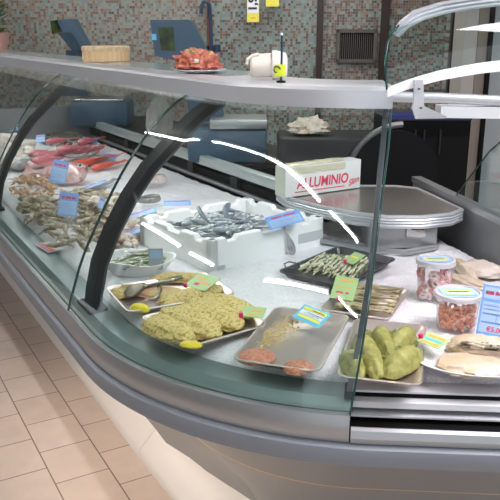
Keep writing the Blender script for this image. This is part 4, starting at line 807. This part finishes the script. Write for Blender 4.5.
b = MB(); b.box((0, 3, -.05), (9, 11, .1)); struct(b.build('floor', M['floor'], None, False))
b = MB(); b.box((0, 3, 3.05), (9, 11, .1)); struct(b.build('ceiling', M['ceil'], None, False))
b = MB(); b.box((-4.1, 3, 1.5), (.1, 11, 3)); struct(b.build('wall_left', mat('shop_wall_brown', (.07, .065, .06), .8), None, False))
# vent
vp = W(356, 46, 6.38); vn = thing('wall_vent', 'dark slatted ventilation grille on the mosaic wall', 'vent', vp, -YAW)
vw, vh = 40*6.4/757, 32*6.4/757
b = MB(); 
for x, z, w_, h_ in ((0, vh/2-.014, vw, .028), (0, -vh/2+.014, vw, .028), (-vw/2+.014, 0, .028, vh), (vw/2-.014, 0, .028, vh)): b.box((x, -.02, z), (w_, .04, h_))
b.build('frame', M['vent'], vn, False)
b = MB(); b.box((0, .005, 0), (vw-.04, .01, vh-.04)); b.build('backing', M['black'], vn, False)
for i in range(16):
    b = MB(); b.box((-vw/2+.04+(vw-.08)*i/15, -.010, 0), (.006, .012, vh-.056)); b.build('slat', M['vent'], vn, False)
# pipe and hose
pp0 = W(209, 30, 6.33); pi = thing('copper_pipe', 'reddish vertical copper pipe on the mosaic wall behind the scale', 'pipe', (pp0.x, pp0.y, 0))
b = MB(); b.tube([(0, 0, 1.0), (0, 0, 2.9)], .016, 12); b.build('pipe_run', M['copper'], pi)
b = MB(); b.box((0, .01, W(209, 48, 6.33).z), (.05, .05, .03)); b.build('bracket', M['dark'], pi, False)
hs = thing('hook_hose', 'dark blue curved hose hanging on the copper pipe', 'hose', W(206, 12, 6.25)); ho = hs.location.copy()
b = MB(); b.tube([W(201, 14, 6.25), W(201.5, 6, 6.25), W(203.5, 2, 6.25), W(207, 1.5, 6.25), W(209.5, 5, 6.25), W(210.5, 20, 6.25), W(211, 38, 6.25), W(211, 52, 6.25)], .016, 10); b.build('hose_run', M['hose'], hs, True, world=ho)
b = MB(); b.tube([W(217, 45, 6.25), W(217, 52, 6.25)], .03, 12); b.build('valve', M['hose'], hs, True, world=ho)
# hanging price signs
def wsign(nm, lab, u0, v0, u1, v1, h, ybar, txt):
    a, c = W(u0, v0, h), W(u1, v1, h); w_, hh = (c-a).dot(RGT), a.z-c.z; o = (a+c)/2
    t = thing(nm, lab, 'sign', o, -YAW)
    b = MB(); b.box((0, 0, 0), (w_, .004, hh)); b.build('sign_board', M['yellow'], t, False)
    if txt:
        b = MB(); b.box((0, -.003, hh*.12), (w_*.94, .003, hh*.70)); q = b.build('white_panel', M['cardw'], t, False)
        text('price_text', txt, w_*.95, M['ink'], q, Matrix.Translation((0, -.006, hh*.12)) @ Matrix.Rotation(PI/2, 4, 'X') @ Matrix.Rotation(PI/2, 4, 'Z'), bold=.004)
        b = MB(); b.box((0, -.003, -hh*.38), (w_*.4, .002, hh*.04)); b.build('printed_line', M['orange'], t, False)
    else:
        b = MB(); b.box((0, -.003, hh*.0), (w_*.5, .002, hh*.05)); b.build('printed_line', M['orange'], t, False)
    return t
wsign('price_sign', 'white and yellow sign with large black price hanging before the mosaic wall', 247, -12, 259, 22, 6.2, 0, '1,90')
wsign('price_sign', 'plain yellow sign beside the white and yellow price sign', 266, -20, 279, 6.5, 6.2, 0, None)
# plant at the left
pp = W(-1, 48, 6.1); pl = thing('potted_plant', 'green leafy plant in a pinkish pot at the far end of the counter', 'plant', (pp.x, pp.y, W(3, 52, 6.1).z))
b = MB(); b.lathe([(.06, 0), (.085, .13), (.09, .15), (.08, .15), (.0001, .13)], 20); b.build('pot', M['pot'], pl)
b = MB()
for i in range(260):
    a, z, r = random.random()*2*PI, random.uniform(.14, .50), random.uniform(.0, .075); q = Vector((r*math.cos(a), r*math.sin(a), z)); d = Vector((math.cos(a), math.sin(a), random.uniform(-.3, .8))).normalized(); s_ = d.cross(Vector((0, 0, 1))).normalized()*.012
    b.add([q, q+d*.03+s_*1.3, q+d*.065, q+d*.03-s_*1.3], [(0, 1, 2, 3)])
b.build('foliage', M['leaf'], pl, False)
# ------------------------------------------------------------------ light
def area(name, loc, rot, sx, sy, e, col=(1, 1, 1)):
    l = bpy.data.lights.new(name, 'AREA'); l.shape = 'RECTANGLE'; l.size = sx; l.size_y = sy; l.energy = e; l.color = col
    o = bpy.data.objects.new(name, l); C.objects.link(o); o.location = loc; o.rotation_euler = rot; return o
def tube_lamp(label, p, q, grp=None):
    p, q = Vector(p), Vector(q); m_ = (p+q)/2; d = q-p; L_ = d.length
    t = thing('ceiling_lamp', label, 'lamp', m_, math.atan2(d.y, d.x), grp)
    b = MB(); b.box((0, 0, .055), (L_, .07, .05), bev=.008); b.build('housing', M['white'], t)
    for x in (-L_/2+.01, L_/2-.01):
        b = MB(); b.box((x, 0, .012), (.016, .03, .05)); b.build('socket', M['white'], t, False)
    b = MB(); b.tube([(-L_/2+.02, 0, 0), (L_/2-.02, 0, 0)], .018, 12); b.build('tube', M['tube'], t)
for k, (a, c) in enumerate([(-.15, .62), (.78, 3.25), (3.75, 6.3)]):
    tube_lamp(['ceiling tube lamp nearest the open end of the counter', 'ceiling tube lamp over the corner of the counter front', 'ceiling tube lamp near the mosaic wall'][k], (-.01, a, 2.9), (-.01, c, 2.9))
tube_lamp('ceiling tube lamp over the shop floor, middle of the far row', (-3.05, 7.5, 2.9), (-2.68, 3.55, 2.9)); tube_lamp('ceiling tube lamp over the shop floor, near end of the far row', (-2.63, 3.05, 2.9), (-2.42, 2.05, 2.9))
tube_lamp('slanting ceiling tube lamp by the shop entrance', (-1.82, .72, 2.9), (-.93, -.45, 2.9)); tube_lamp('short ceiling tube lamp behind the slanting one', (-.83, -.62, 2.9), (-.83, -1.3, 2.9))
area('ceiling_light_right', (1.9, .3, 2.8), (0, 0, 0), 1.4, 1.2, 62, (.97, .94, 1))
area('back_fill', (2.6, 4.2, 2.9), (.15, -.2, 0), 1.2, 1.2, 22, (1, .95, .9))  # added fill that lifts the mosaic wall, no fixture of its own
area('plinth_fill', (X0+.10, Y0+.55, .64), (0, math.radians(-20), 0), .05, 1.6, 5.5, (1, .84, .70))  # added warm fill under the bumper for the glow on the plinth
area('case_light_straight', (X0+.47, Y0+2.2, 1.425), (0, 0, 0), .03, 4.0, 9, (1, .98, 1))
w = bpy.data.worlds.new('world'); bpy.context.scene.world = w; w.use_nodes = True
w.node_tree.nodes['Background'].inputs[0].default_value = (.86, .92, 1, 1); w.node_tree.nodes['Background'].inputs[1].default_value = .55
sc = bpy.context.scene
sc.view_settings.view_transform = 'Standard'; sc.view_settings.look = 'None'; sc.view_settings.gamma = 1; sc.view_settings.exposure = .58
sc.view_settings.use_curve_mapping = False
sc.cycles.max_bounces = 10; sc.cycles.transparent_max_bounces = 24; sc.cycles.use_denoising = True
